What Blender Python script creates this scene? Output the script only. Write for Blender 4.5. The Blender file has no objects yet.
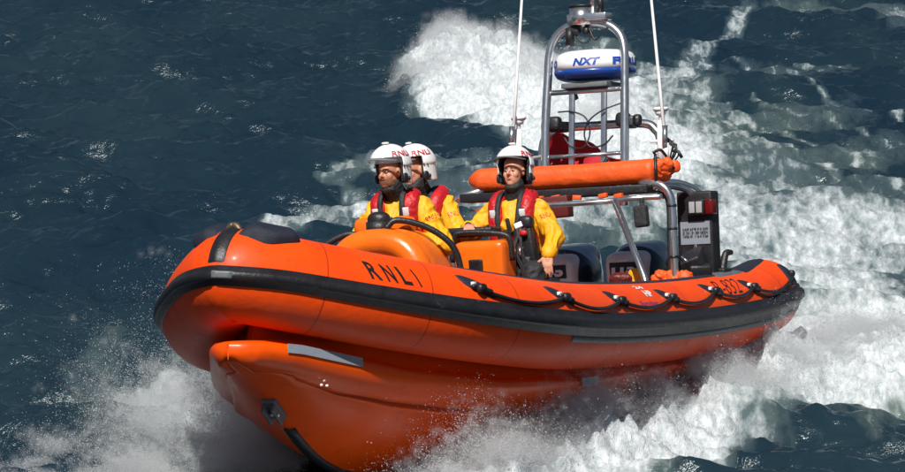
import math, random
import numpy as np
from math import radians, sin, cos, pi
# ------------------------------------------------------------------ frames
def _unit(v):
    v = np.asarray(v, float); return v / np.linalg.norm(v)
def camera_in_boat(az=65.932, el=-1.517, roll=-2.138, dist=23.269, tgt=(5.193, .574, .659)):
    a, e, c = np.radians([az, el, roll])
    v = np.array([np.sin(a)*np.cos(e), np.cos(a)*np.cos(e), np.sin(e)])
    C = np.array(tgt) + v*dist
    fw = -v; rt = _unit(np.cross(fw, [0, 0, 1])); up = np.cross(rt, fw)
    return C, fw, rt*np.cos(c)+up*np.sin(c), -rt*np.sin(c)+up*np.cos(c)
CB, FW, RT, UP = camera_in_boat()
FOC = 3360.19                       # focal length in photo pixels (905 wide)
ELEV = radians(10.0)                # the camera looks down on the sea by this angle
ce, se = cos(ELEV), sin(ELEV)
RW = np.outer([1, 0, 0], RT) + np.outer([0, ce, -se], FW) + np.outer([0, se, ce], UP)   # boat axes -> world axes
B0 = RW @ np.array([.3, 1.3, -.42])
_mid = RW @ np.array([4., 0, 0])
T0 = np.array([-_mid[0], -_mid[1], -B0[2]])        # boat origin in world
def b2w(p): return RW @ np.asarray(p, float) + T0
CAMW = b2w(CB)
def sea_at(px, py, z=0.0):
    """photo direction -> point of the water plane"""
    D = RW @ (FW*FOC + RT*(px-452.5) - UP*(py-236))
    t = (z-CAMW[2])/D[2]
    return CAMW + D*t
# ------------------------------------------------------------------ collar geometry
L_, X0, N_, M_, ZB, ZA, XM = 7.634, 5.01, 2.025, 1.041, .428, .155, 3.678
TR = .305
def sheer(x):
    x = np.asarray(x, float)
    return np.where(x > XM, ZB*(np.clip(x-XM, 0, 9)/(L_-XM))**2.646, ZA*(np.clip(XM-x, 0, 9)/XM)**2)
def _center():
    th = np.linspace(0, pi/2, 160)
    x = X0+(L_-TR-X0)*np.cos(th)**(2/N_); y = 1.115*np.sin(th)**(2/M_)
    x2 = np.linspace(X0, -.08, 92)[1:]; y2 = np.full_like(x2, 1.115)
    x = np.r_[x, x2]; y = np.r_[y, y2]
    P = np.stack([x, y, sheer(x+.28*np.clip((x-5)/2.4, 0, 1))+.07*np.clip((1.1-x)/1.1, 0, 1)**2], 1)
    s = np.r_[0, np.cumsum(np.linalg.norm(np.diff(P, axis=0), axis=1))]
    n = int(s[-1]/.06); q = np.linspace(0, s[-1], n)
    P = np.stack([np.interp(q, s, P[:, k]) for k in range(3)], 1)
    return P
PC = _center()
SC = np.r_[0, np.cumsum(np.linalg.norm(np.diff(PC, axis=0), axis=1))]
SL = SC[-1]
_T = np.gradient(PC, axis=0); _T[0] = _T[1]*[0, 1, 0]; _T[0] = _T[0]*.35+_T[1]*.65
_T /= np.linalg.norm(_T, axis=1)[:, None]
_NN = np.cross(_T, [0, 0, 1]); _NN = -_NN/np.linalg.norm(_NN, axis=1)[:, None]
_NN *= np.sign((_NN*[1, 1, 0]).sum(1))[:, None]
_ext = np.vstack([(_NN*[1, -1, 1])[5:0:-1], [[1, 0, 0]], _NN[1:], [_NN[-1]]*5])
_NN = np.stack([np.convolve(_ext[:, k], np.array([1, 2, 3, 4, 5, 6, 5, 4, 3, 2, 1])/36., 'valid') for k in range(3)], 1)
_NN /= np.linalg.norm(_NN, axis=1)[:, None]
_UU = np.cross(_NN, _T+1e-9); _UU *= np.sign(_UU[:, 2])[:, None]; _UU[0] = [-.1, 0, 1]; _UU /= np.linalg.norm(_UU, axis=1)[:, None]
def tube_rad(s):
    e = SL-np.asarray(s, float)
    u = np.clip(1-e/.34, 0, 1)
    return TR*np.sqrt(np.clip(1-u**2.4, 0.0004, 1))
def tube_pt(s, ang, off=0.0, side=1):
    """point on the collar: s metres from the bow tip, ang degrees above the outboard horizontal"""
    s = np.asarray(s, float); a = np.radians(ang)
    P = np.stack([np.interp(s, SC, PC[:, k]) for k in range(3)], -1)
    n = np.stack([np.interp(s, SC, _NN[:, k]) for k in range(3)], -1)
    u = np.stack([np.interp(s, SC, _UU[:, k]) for k in range(3)], -1)
    R = (tube_rad(s)+off)
    X = P+n*(R*np.cos(a))[..., None]+u*(R*np.sin(a))[..., None]
    X[..., 1] *= side
    return X
import bpy, bmesh
from mathutils import Matrix, Vector, noise as mnoise
random.seed(4); rng = np.random.default_rng(11)
S = bpy.context.scene; COL = S.collection
# ------------------------------------------------------------------ materials
def nmat(name, col=(.5, .5, .5), rough=.5, metal=0.0, **k):
    m = bpy.data.materials.new(name); m.use_nodes = True
    nt = m.node_tree; b = nt.nodes['Principled BSDF']
    b.inputs['Base Color'].default_value = (*col, 1); b.inputs['Roughness'].default_value = rough
    b.inputs['Metallic'].default_value = metal
    for kk, v in k.items(): b.inputs[kk.replace('_', ' ')].default_value = v
    return m
def N(m, t, **k):
    n = m.node_tree.nodes.new(t)
    for kk, v in k.items():
        if hasattr(n, kk): setattr(n, kk, v)
        else: n.inputs[kk.replace('_', ' ')].default_value = v
    return n
def LK(m, a, b): m.node_tree.links.new(a, b)
def weather(m, c2, scale=6, amt=.5, bump=.0, bscale=40, rvar=.12, stretch=None, bdist=.01):
    """uneven colour, uneven gloss and a little relief"""
    b = m.node_tree.nodes['Principled BSDF']
    tc = N(m, 'ShaderNodeTexCoord'); mp = N(m, 'ShaderNodeMapping'); LK(m, tc.outputs['Object'], mp.inputs['Vector'])
    if stretch: mp.inputs['Scale'].default_value = stretch
    n1 = N(m, 'ShaderNodeTexNoise', Scale=scale, Detail=6.0, Roughness=.6); LK(m, mp.outputs[0], n1.inputs['Vector'])
    r = N(m, 'ShaderNodeValToRGB'); r.color_ramp.elements[0].position = .35; r.color_ramp.elements[1].position = .75
    r.color_ramp.elements[0].color = (0, 0, 0, 1); r.color_ramp.elements[1].color = (amt, amt, amt, 1)
    LK(m, n1.outputs[0], r.inputs[0])
    mx = N(m, 'ShaderNodeMix', data_type='RGBA'); c = b.inputs['Base Color'].default_value[:]
    mx.inputs['A'].default_value = c; mx.inputs['B'].default_value = (*c2, 1)
    LK(m, r.outputs[0], mx.inputs['Factor']); LK(m, mx.outputs['Result'], b.inputs['Base Color'])
    ro = b.inputs['Roughness'].default_value
    mr = N(m, 'ShaderNodeMapRange'); mr.inputs['To Min'].default_value = max(.03, ro-rvar); mr.inputs['To Max'].default_value = min(1, ro+rvar)
    n2 = N(m, 'ShaderNodeTexNoise', Scale=scale*3.1, Detail=4.0); LK(m, mp.outputs[0], n2.inputs['Vector'])
    LK(m, n2.outputs[0], mr.inputs['Value']); LK(m, mr.outputs[0], b.inputs['Roughness'])
    if bump:
        n3 = N(m, 'ShaderNodeTexNoise', Scale=bscale, Detail=5.0); LK(m, mp.outputs[0], n3.inputs['Vector'])
        bp = N(m, 'ShaderNodeBump', Strength=bump, Distance=bdist); LK(m, n3.outputs[0], bp.inputs['Height']); LK(m, bp.outputs[0], b.inputs['Normal'])
    return m
M = {}
M['tube'] = weather(nmat('orange_collar_fabric', (.87, .074, .001), .5), (.68, .045, .002), 2.2, .8, .3, 16, .1)
M['hull'] = weather(nmat('orange_gelcoat', (.84, .086, .001), .34), (.68, .058, .002), 2.5, .6, .12, 9, .07)
M['bag'] = weather(nmat('orange_bag_fabric', (.80, .10, .008), .55), (.62, .06, .008), 9, .6, .5, 22, .1)
M['pod'] = weather(nmat('orange_console_plastic', (.80, .15, .006), .3), (.62, .09, .006), 6, .5, .15, 30, .08)
M['black'] = weather(nmat('black_rubber', (.008, .008, .010), .45), (.02, .02, .024), 8, .8, .3, 60, .12)
M['navy'] = weather(nmat('navy_anti_slip_fabric', (.008, .011, .025), .6), (.02, .025, .04), 20, .6, .6, 220, .1)
M['grey'] = weather(nmat('grey_plastic', (.09, .10, .11), .5), (.16, .17, .18), 10, .6, .2, 60)
M['plate'] = weather(nmat('reflective_grey_tape', (.27, .30, .35), .4, .1), (.20, .23, .27), 16, .6)
M['steel'] = weather(nmat('brushed_steel', (.74, .75, .76), .24, .95), (.50, .51, .52), 5, .5, .03, 30, .06)
M['white'] = weather(nmat('white_paint', (.80, .81, .82), .25), (.62, .63, .64), 8, .35)
M['blue'] = weather(nmat('blue_plastic', (.012, .06, .30), .3), (.01, .04, .2), 8, .4)
M['bluetext'] = nmat('blue_lettering', (.01, .055, .33), .4)
M['redtext'] = nmat('red_lettering', (.50, .012, .02), .4)
M['blktext'] = nmat('black_lettering', (.008, .008, .01), .5)
M['whtext'] = nmat('white_lettering', (.75, .75, .75), .5)
M['puretext'] = nmat('violet_lettering', (.16, .03, .25), .5)
M['yellow'] = weather(nmat('yellow_drysuit', (.85, .40, .004), .6), (.66, .27, .004), 7, .55, .5, 16, .1, None, .02)
M['red'] = weather(nmat('red_lifejacket', (.50, .008, .014), .5), (.30, .005, .01), 14, .6, .6, 30, .1, None, .015)
M['blkcloth'] = weather(nmat('black_cloth', (.012, .012, .014), .7), (.03, .03, .034), 12, .7, .6, 30, .1, None, .015)
M['skin'] = weather(nmat('weathered_skin', (.60, .29, .18), .5), (.50, .19, .12), 22, .6, .2, 120, .08)
M['lip'] = nmat('lip_skin', (.38, .11, .09), .45)
M['hair'] = weather(nmat('brown_hair', (.07, .03, .014), .6), (.14, .06, .025), 60, .8, .8, 200)
M['beard'] = weather(nmat('reddish_beard', (.17, .065, .03), .7), (.30, .13, .06), 80, .8, .8, 220)
M['eye'] = nmat('eye_white', (.55, .52, .50), .15); M['iris'] = nmat('dark_iris', (.02, .015, .01), .1)
M['red2'] = weather(nmat('red_flag_cloth', (.42, .008, .02), .7), (.25, .004, .01), 8, .6, .5, 20)
M['lamp'] = nmat('clear_lamp_lens', (.34, .34, .35), .2); M['redlens'] = nmat('red_lamp_lens', (.12, .005, .006), .2)
M['brown'] = nmat('dark_red_panel', (.10, .008, .006), .5)
M['brass'] = nmat('shackle_bronze', (.16, .12, .07), .5, .6)
M['alu'] = weather(nmat('silver_cowl', (.70, .71, .72), .35, .1), (.42, .44, .46), 9, .4)
M['cowl'] = weather(nmat('dark_blue_cowl', (.012, .022, .045), .16), (.02, .03, .05), 6, .4)
gm = nmat('clear_visor', (.55, .68, .75), .05); gm.node_tree.nodes['Principled BSDF'].inputs['Alpha'].default_value = .05
M['visor'] = gm
# seams on the collar and a damp film low on it
def seam_mat(m):
    b = m.node_tree.nodes['Principled BSDF']; src = b.inputs['Base Color'].links[0].from_socket
    at = N(m, 'ShaderNodeAttribute', attribute_name='seam'); mx = N(m, 'ShaderNodeMix', data_type='RGBA')
    mx.inputs['B'].default_value = (.20, .016, .003, 1); LK(m, src, mx.inputs['A'])
    sc_ = N(m, 'ShaderNodeMath', operation='PINGPONG'); sc_.inputs[1].default_value = .5
    LK(m, at.outputs['Fac'], sc_.inputs[0])
    lt = N(m, 'ShaderNodeMath', operation='LESS_THAN'); lt.inputs[1].default_value = .0062; LK(m, sc_.outputs[0], lt.inputs[0])
    ml = N(m, 'ShaderNodeMath', operation='MULTIPLY'); ml.inputs[1].default_value = .7; LK(m, lt.outputs[0], ml.inputs[0])
    LK(m, ml.outputs[0], mx.inputs['Factor']); LK(m, mx.outputs['Result'], b.inputs['Base Color'])
def scuffs(m, col=(.42, .035, .004), sc=(3, 9, 14), lo=.60, amt=.55):
    b = m.node_tree.nodes['Principled BSDF']; src = b.inputs['Base Color'].links[0].from_socket
    tc = N(m, 'ShaderNodeTexCoord'); mp = N(m, 'ShaderNodeMapping'); LK(m, tc.outputs['Object'], mp.inputs['Vector']); mp.inputs['Scale'].default_value = sc
    n = N(m, 'ShaderNodeTexNoise', Scale=1.6, Detail=9.0, Roughness=.72, Distortion=.6); LK(m, mp.outputs[0], n.inputs['Vector'])
    mr = N(m, 'ShaderNodeMapRange'); mr.inputs['From Min'].default_value = lo; mr.inputs['From Max'].default_value = lo+.09; mr.inputs['To Max'].default_value = amt; LK(m, n.outputs[0], mr.inputs['Value'])
    mx = N(m, 'ShaderNodeMix', data_type='RGBA'); mx.inputs['B'].default_value = (*col, 1); LK(m, src, mx.inputs['A']); LK(m, mr.outputs[0], mx.inputs['Factor']); LK(m, mx.outputs['Result'], b.inputs['Base Color'])
scuffs(M['tube']); scuffs(M['hull'], (.40, .04, .004), (2, 5, 8), .58, .5); scuffs(M['pod'], (.5, .10, .01), (8, 8, 8), .60, .4)
scuffs(M['tube'], (.78, .30, .16), (12, 12, 5), .66, .35); scuffs(M['black'], (.06, .06, .065), (6, 9, 14), .60, .5)
seam_mat(M['tube'])
for k in ('tube', 'hull'):
    M[k].node_tree.nodes['Principled BSDF'].inputs['Coat Weight'].default_value = .06
    M[k].node_tree.nodes['Principled BSDF'].inputs['Specular IOR Level'].default_value = .28
    M[k].node_tree.nodes['Principled BSDF'].inputs['Coat Roughness'].default_value = .18
# ------------------------------------------------------------------ mesh helpers
def link(o, parent=None):
    COL.objects.link(o)
    if parent is not None: o.parent = parent
    return o
def mesh(name, V, F, mat, parent=None, smooth=True, attr=None):
    me = bpy.data.meshes.new(name); me.from_pydata([tuple(map(float, v)) for v in V], [], [tuple(f) for f in F])
    bm = bmesh.new(); bm.from_mesh(me); bmesh.ops.recalc_face_normals(bm, faces=bm.faces); bm.to_mesh(me); bm.free()
    me.materials.append(M[mat] if isinstance(mat, str) else mat)
    if smooth: me.polygons.foreach_set('use_smooth', [True]*len(me.polygons))
    if attr:
        for k, v in attr.items():
            a = me.attributes.new(k, 'FLOAT', 'POINT'); a.data.foreach_set('value', np.asarray(v, np.float32))
    return link(bpy.data.objects.new(name, me), parent)
class MB:
    def __init__(s): s.V = []; s.F = []
    def add(s, V, F):
        o = len(s.V); s.V.extend([tuple(v) for v in V]); s.F.extend([tuple(i+o for i in f) for f in F]); return s
    def loft(s, rings, close=True, caps=True):
        n = len(rings[0]); V = [p for r in rings for p in r]; F = []
        for i in range(len(rings)-1):
            for j in range(n if close else n-1):
                a = i*n+j; b = i*n+(j+1) % n
                F.append((a, b, b+n, a+n))
        if caps: F.append(tuple(range(n))[::-1]); F.append(tuple(range(len(V)-n, len(V))))
        return s.add(V, F)
    def tube(s, pts, r, seg=12, smooth=0, flat=None):
        P = np.array(pts, float)
        if smooth: P = catmull(P, smooth)
        R = np.interp(np.linspace(0, 1, len(P)), np.linspace(0, 1, len(np.atleast_1d(r))), np.atleast_1d(r)) if np.ndim(r) else np.full(len(P), r)
        T = np.gradient(P, axis=0); T /= np.linalg.norm(T, axis=1)[:, None]+1e-9
        n = np.cross(T[0], [0, 0, 1.]);
        if np.linalg.norm(n) < .1: n = np.cross(T[0], [1., 0, 0])
        n /= np.linalg.norm(n); rings = []
        for i in range(len(P)):
            n = n-T[i]*(n@T[i]); n /= np.linalg.norm(n); b = np.cross(T[i], n)
            rings.append([P[i]+R[i]*(np.cos(t)*n+np.sin(t)*b*(flat or 1)) for t in np.linspace(0, 2*pi, seg, endpoint=False)])
        return s.loft(rings)
    def box(s, c, h, rot=None, bev=0.0):
        """box with half-sizes h, chamfered edges"""
        bm = bmesh.new(); bmesh.ops.create_cube(bm, size=2)
        for v in bm.verts: v.co = Vector((v.co.x*h[0], v.co.y*h[1], v.co.z*h[2]))
        if bev: bmesh.ops.bevel(bm, geom=bm.edges[:], offset=bev, segments=2, affect='EDGES', profile=.6)
        R = rotm(rot); V = [R@np.array(v.co)+np.array(c) for v in bm.verts]; bm.verts.index_update()
        F = [[v.index for v in f.verts] for f in bm.faces]; bm.free(); return s.add(V, F)
    def sell(s, c, r, e=(1, 1), rot=None, nu=28, nv=18):
        """superellipsoid"""
        R = rotm(rot); f = lambda w, m: np.sign(w)*abs(w)**m; V = []
        for i in range(nv+1):
            v = -pi/2+pi*i/nv
            for j in range(nu):
                u = 2*pi*j/nu
                V.append(R@np.array([r[0]*f(cos(v), e[0])*f(cos(u), e[1]), r[1]*f(cos(v), e[0])*f(sin(u), e[1]), r[2]*f(sin(v), e[0])])+np.array(c))
        F = []
        for i in range(nv):
            for j in range(nu):
                a = i*nu+j; b = i*nu+(j+1) % nu; F.append((a, b, b+nu, a+nu))
        F = F+[tuple(range(nu))[::-1], tuple(range(nv*nu, nv*nu+nu))]
        return s.add(V, F)
    def cap(s, p0, p1, r0, r1=None, seg=14, flat=1.0):
        r1 = r0 if r1 is None else r1; p0 = np.array(p0, float); p1 = np.array(p1, float)
        d = p1-p0; l = np.linalg.norm(d)+1e-9; d = d/l; P = []; R = []
        for t in (0.02, .3, .6, .85): a = t*pi/2; P.append(p0-d*r0*cos(a)); R.append(r0*sin(a))
        P += [p0, p1]; R += [r0, r1]
        for t in (.85, .6, .3, .02): a = t*pi/2; P.append(p1+d*r1*cos(a)); R.append(r1*sin(a))
        n = np.cross(d, [0, 0, 1.]);
        if np.linalg.norm(n) < .1: n = np.cross(d, [0, 1., 0])
        n /= np.linalg.norm(n); b = np.cross(d, n)
        return s.loft([[P[i]+R[i]*(np.cos(t)*n+np.sin(t)*b*flat) for t in np.linspace(0, 2*pi, seg, endpoint=False)] for i in range(len(P))])
    def cyl(s, p0, p1, r0, r1=None, seg=20):
        return s.tube([p0, p1], [r0, r1 if r1 is not None else r0], seg)
    def build(s, name, mat, parent=None, smooth=True): 
        o = mesh(name, s.V, s.F, mat, parent, smooth)
        return o
    def blob(s, name, mat, parent=None, vox=.008, sm=4, wr=0, wf=14, stretch=(1, 1, 1)):
        """fuse everything into one skin"""
        me = bpy.data.meshes.new('b'); me.from_pydata([tuple(map(float, v)) for v in s.V], [], s.F)
        bm = bmesh.new(); bm.from_mesh(me); bmesh.ops.recalc_face_normals(bm, faces=bm.faces); bm.to_mesh(me); bm.free()
        o = bpy.data.objects.new('b', me); COL.objects.link(o)
        md = o.modifiers.new('r', 'REMESH'); md.mode = 'VOXEL'; md.voxel_size = vox
        if sm: md = o.modifiers.new('s', 'SMOOTH'); md.iterations = sm; md.factor = .5
        dg = bpy.context.evaluated_depsgraph_get(); nm = bpy.data.meshes.new_from_object(o.evaluated_get(dg))
        bpy.data.objects.remove(o); bpy.data.meshes.remove(me)
        nm.name = name; nm.materials.clear(); nm.materials.append(M[mat])
        nm.polygons.foreach_set('use_smooth', [True]*len(nm.polygons))
        if wr:
            n = len(nm.vertices); co = np.empty(n*3); no = np.empty(n*3); nm.vertices.foreach_get('co', co); nm.vertices.foreach_get('normal', no)
            co = co.reshape(-1, 3); no = no.reshape(-1, 3); st = np.array(stretch)
            for i in range(n):
                p = Vector(co[i]*wf*st)
                q = mnoise.noise(p+Vector((3.1*mnoise.noise(p*.4), 2, 0)))
                d = (1-abs(q)*2.6)*.7+.3*mnoise.noise(p*2.3)
                co[i] += no[i]*wr*d
            nm.vertices.foreach_set('co', co.ravel()); nm.update()
        return link(bpy.data.objects.new(name, nm), parent)
def rotm(r):
    if r is None: return np.eye(3)
    if isinstance(r, np.ndarray): return r
    from mathutils import Euler
    return np.array(Euler([radians(a) for a in r]).to_matrix())
def catmull(P, n=6):
    P = np.array(P, float); Q = np.vstack([2*P[0]-P[1], P, 2*P[-1]-P[-2]]); out = []
    for i in range(1, len(Q)-2):
        for t in np.linspace(0, 1, n, endpoint=False):
            a, b, c, d = Q[i-1], Q[i], Q[i+1], Q[i+2]
            out.append(.5*((2*b)+(c-a)*t+(2*a-5*b+4*c-d)*t*t+(3*b-a-3*c+d)*t**3))
    out.append(P[-1]); return np.array(out)
def text_mesh(txt, maxlen=.03, bold=0.0, shear=0.0):
    """letters as 2-D triangles: returns V (n,2) normalised so cap height = 1, width w, and faces"""
    cu = bpy.data.curves.new('t', 'FONT'); cu.body = txt; cu.size = 1; cu.offset = bold; cu.shear = shear; cu.resolution_u = 3
    o = bpy.data.objects.new('t', cu); COL.objects.link(o)
    dg = bpy.context.evaluated_depsgraph_get(); me = bpy.data.meshes.new_from_object(o.evaluated_get(dg))
    bpy.data.objects.remove(o)
    bm = bmesh.new(); bm.from_mesh(me); bmesh.ops.triangulate(bm, faces=bm.faces)
    for _ in range(3):
        e = [e for e in bm.edges if e.calc_length() > maxlen]
        if not e: break
        bmesh.ops.subdivide_edges(bm, edges=e, cuts=1); bmesh.ops.triangulate(bm, faces=bm.faces)
    V = np.array([v.co[:2] for v in bm.verts]); bm.verts.index_update(); F = [[v.index for v in f.verts] for f in bm.faces]; bm.free()
    V[:, 0] -= V[:, 0].min(); V[:, 1] -= V[:, 1].min(); h = V[:, 1].max(); V = V/h
    return V, F, V[:, 0].max()
def text_on(name, txt, fn, mat, parent, bold=0.0, maxlen=.15, shear=0.0):
    """fn(u in 0..1 along the word, v in 0..1 up) -> point"""
    V, F, w = text_mesh(txt, maxlen, bold, shear)
    P = fn(V[:, 0]/w, V[:, 1])
    o = mesh(name, P, F, mat, parent, False)
    return o
def plane_fn(o, du, dv):
    o, du, dv = map(lambda a: np.array(a, float), (o, du, dv))
    return lambda u, v: o+np.outer(u, du)+np.outer(v, dv)
def tag(o, label, cat, group=None):
    o['label'] = label; o['category'] = cat
    if group: o['group'] = group
    return o
MB4 = Matrix.Translation(T0) @ Matrix(RW.tolist()).to_4x4()
def root(name, label, cat, base=(0, 0, 0), group=None):
    o = bpy.data.objects.new(name, None); o.empty_display_size = .2; COL.objects.link(o)
    o.matrix_world = MB4 @ Matrix.Translation(base); return tag(o, label, cat, group)
# ================================================================== THE BOAT (metres, x to the bow, y to port, z up)
boat = root('rigid_inflatable_lifeboat', 'orange rigid inflatable lifeboat with a black rubbing strake speeding through white spray', 'lifeboat')
# --- inflatable collar
ss = np.r_[-SC[1:][::-1], SC]
rings = []; seamv = []
ss = np.r_[ss[:1]-0, ss]
s_all = np.unique(np.round(np.r_[ss, SL-np.array([.3, .25, .2, .15, .1, .06, .03, .01, .0]), -(SL-np.array([.3, .25, .2, .15, .1, .06, .03, .01, .0]))], 4))
for s in s_all:
    a = np.linspace(0, 360, 48, endpoint=False); side = 1 if s >= 0 else -1
    if s < 0: a = a
    p = tube_pt(np.full(48, abs(s)), a, 0, side)
    rings.append(p); seamv += [abs(s)/.74+.33]*48
mb = MB().loft(rings)
collar = mesh('collar', mb.V, mb.F, 'tube', boat, True, {'seam': seamv})
# --- swept trim on the collar
def sweep_tube(name, mat, prof, s0, s1, both=True, n=260, parent=None, sides=(1, -1), a0fn=None):
    """prof: (angle, off) around the section"""
    B = MB()
    S_ = np.linspace(-s1, s1, n*2) if both else np.linspace(s0, s1, n)
    rings = []
    for s in S_:
        k = 1 if s >= 0 else -1; fade = 1.0
        af = float(np.interp(abs(s), [.3, 2.2], [.76, 1.0])) if both else 1.0; rings.append(np.array([tube_pt(abs(s), a*af, max(o, -.02), k) for a, o in prof]))
    B.loft(rings); return B.build(name, mat, parent or boat)
strake_s = SL-.08
sweep_tube('rubbing_strake', 'black', [(-17, -.02), (-16, .012), (-8, .018), (-6.5, .034), (-4, .046), (4, .046), (6.5, .036), (8, .018), (15, .014), (16, -.02)], 0, strake_s)
sweep_tube('strake_seam_tape', 'grey', [(-26, -.015), (-25, .006), (-17, .006), (-16, -.015)], 2.6, strake_s, False)
# centre band over the bow
def patch(name, mat, pts, off=.012, parent=None, side=1, nu=24, nv=10, edge=.0):
    """pts(u,v)->(s,ang) patch lying on the collar, its rim turned down to the fabric"""
    V = []; F = []
    for j in range(nv+1):
        for i in range(nu+1):
            u, v = i/nu, j/nv; s, a = pts(u, v)
            rim = min(1, 6*min(u, 1-u)+.0) * min(1, 6*min(v, 1-v)+.0) if edge == 0 else min(1, edge*min(u, 1-u, v, 1-v))
            V.append(tube_pt(abs(s), a, off*rim**.5+.0015 if rim > 0 else -.002, side if s >= 0 else -side))
    for j in range(nv):
        for i in range(nu): a = j*(nu+1)+i; F.append((a, a+1, a+nu+2, a+nu+1))
    return mesh(name, V, F, mat, parent or boat)
def s_for_y(y, a):
    q = np.linspace(0, .6, 240); yy = tube_pt(q, np.full(240, a))[:, 1]; return float(np.interp(abs(y), yy, q))*(1 if y >= 0 else -1)
patch('bow_seam_band', 'black', lambda u, v: (s_for_y((u-.5)*.13, 14+v*100), 14+v*100), .007, nu=8, nv=30)
patch('strake_scuff_plate', 'grey', lambda u, v: (s_for_y(.06+(u-.5)*.16, 0), -5+v*11), .050, nu=6, nv=6)
for sd in (1, -1):   # anti-slip bow pads each side of the towing ring
    def pf(u, v, sd=sd):
        lo = 60-14*min(1, u*3)+22*max(0, u-.45)*1.2; hi = 116-46*max(0, u-.4)
        return s_for_y(.06, 90)+u*.31*(1+.0*v), lo+(hi-lo)*v
    patch('bow_pad', 'navy', pf, .055, side=sd, nu=26, nv=16)
# stern non-slip patch + grey step on the port collar
patch('stern_pad', 'navy', lambda u, v: (SL-1.0+u*.78, 66+16*u+v*70), .014, nu=16, nv=8)
patch('side_tread', 'navy', lambda u, v: (1.5+u*5.0, 74+v*44), .007, nu=60, nv=6)
patch('grey_tread', 'grey', lambda u, v: (SL-1.62+u*.62, 70+v*30), .013, nu=12, nv=6)
# towing ring
B = MB(); c = np.array([7.34, 0, sheer(7.3)+TR+.045]); R_ = .046
B.tube([c+np.array([.35*R_*sin(t)*.5, R_*sin(t), R_*cos(t)]) for t in np.linspace(0, 2*pi, 25)], .021, 10)
ringo = B.build('towing_ring', 'brass', boat)
B = MB(); B.cyl(c-[0, 0, .13], c-[0, 0, .05], .05, .035); B.tube([c+[0, -.05, -.06], c+[-.05, 0, -.02], c+[0, .05, -.06]], .012, 8, 4); B.build('ring_base', 'black', boat)
# --- lifeline with its anchor patches on the port collar
anch = [1.59, 2.50, 3.53, 4.59, 5.59, 6.47]; aang = [31, 34, 34, 36, 40, 37]
pts = []
for i in range(len(anch)):
    s, a = anch[i], aang[i]
    def pf(u, v, s=s, a=a): 
        q = sin(pi*u)**.8; return s-.0+(u-.5)*-.30*1+ (v-.5)*.13*q+.02, a+3-(u-.5)*-30+(v-.5)*10*q
    p_ = patch('lifeline_patch', 'navy', pf, .008, nu=14, nv=8)
    B = MB(); q0 = tube_pt(s+.03, a-3, .02); q1 = tube_pt(s+.03, a-3, .055)
    B.sell(tube_pt(s+.03, a-3, .028), (.05, .028, .032), (.7, .7), (0, 0, 0), 16, 10); B.cap(tube_pt(s-.03, a-1, .02), tube_pt(s+.1, a-6, .03), .017); B.build('toggle', 'black', p_)
    B = MB(); B.box(tube_pt(s-.02, a+3, .02), (.022, .012, .012), None, .003); B.build('buckle', 'white', p_)
send = SL-.26
def pf(u, v):
    q = sin(pi*u)**.6; return send-.05+(v-.5)*.17*q, 33+(u-.5)*-46*1.2
pe = patch('lifeline_patch', 'navy', pf, .010, nu=16, nv=8)
B = MB(); B.sell(tube_pt(send-.05, 34, .022), (.03, .03, .03), (.8, .8)); B.build('toggle', 'black', pe)
nodes = list(zip(anch, aang))+[(send-.05, 34)]
B = MB(); line = []
for i in range(len(nodes)-1):
    (s0, a0), (s1, a1) = nodes[i], nodes[i+1]
    for t in np.linspace(0, 1, 14, endpoint=(i == len(nodes)-2)):
        line.append(tube_pt(s0+(s1-s0)*t, a0+(a1-a0)*t-3-4*t*(1-t)*(11.5+1.5*sin(3*i)), .022))
B.tube(line, .0135, 8); B.build('lifeline', 'black', boat)
B = MB(); line = [p-np.array([0, 0, .012])+np.array([.0, .002, 0]) for p in line[70:]]
B.tube([p+np.array([0, .008*sin(i*.5), -.012-.008*sin(i*.7)]) for i, p in enumerate(line)], .009, 6); B.build('lifeline', 'black', boat)
# --- lettering on the collar
def on_tube(s0, s1, a0, a1, off=.0025, skew=0.0):
    return lambda u, v: tube_pt(s0+(s1-s0)*u+skew*(1-v), a0+(a1-a0)*v, off)
x0 = .68
for ch, s0, s1 in (('R', .735, .815), ('N', .853, .925), ('L', .968, 1.035), ('I', 1.088, 1.10)):
    text_on('lettering', ch, on_tube(s0, s1, 20, 44, .003, .058), 'blktext', boat, .022)
text_on('registration', 'B-832', on_tube(5.80, 6.33, 31, 61, .003, -.08), 'blktext', boat, -.012)
text_on('decal', '24', on_tube(4.14, 4.31, 56, 64, .003), 'whtext', boat, .03)
text_on('decal', 'HP', on_tube(4.19, 4.34, 40, 52, .003), 'whtext', boat, .05)
text_on('decal', 'Survitec', on_tube(3.97, 4.33, 26, 33, .003), 'puretext', boat)
# --- rigid V hull
HX = 7.48
GX = np.linspace(4, 7.48, 120); GY = np.interp(GX, [4, 4.6, 5.1, 5.6, 6.0, 6.4, 6.8, 7.1, 7.3, 7.42, 7.48], [1.13, 1.13, 1.12, 1.03, .89, .71, .50, .34, .235, .15, .03])
_g = np.convolve(np.r_[[GY[0]]*5, GY, [0]*5], np.ones(11)/11, 'valid'); GY = np.r_[_g[:-12], np.interp(GX[-12:], [GX[-13], 7.36, 7.43, 7.465, 7.48], [_g[-13], .185, .12, .06, .0])]
def gun(x):   # ledge half-width
    return float(np.interp(x, GX, GY))
def gunz(x): return float(np.interp(x, [0, 1, 3, 4.2, 5.5, 6.3, 6.7, 7.1, 7.35, 7.48], [-.22, -.27, -.34, -.38, -.35, -.25, -.155, -.06, -.025, -.018]))
def keel(x): return float(np.interp(x, [1, 3, 4.4, 5.3, 5.8, 6.08, 6.38, 6.62, 6.85, 7.05, 7.25, 7.4, 7.48], [-.86, -.93, -.97, -.98, -.955, -.90, -.79, -.64, -.46, -.31, -.20, -.15, -.12]))
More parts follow.
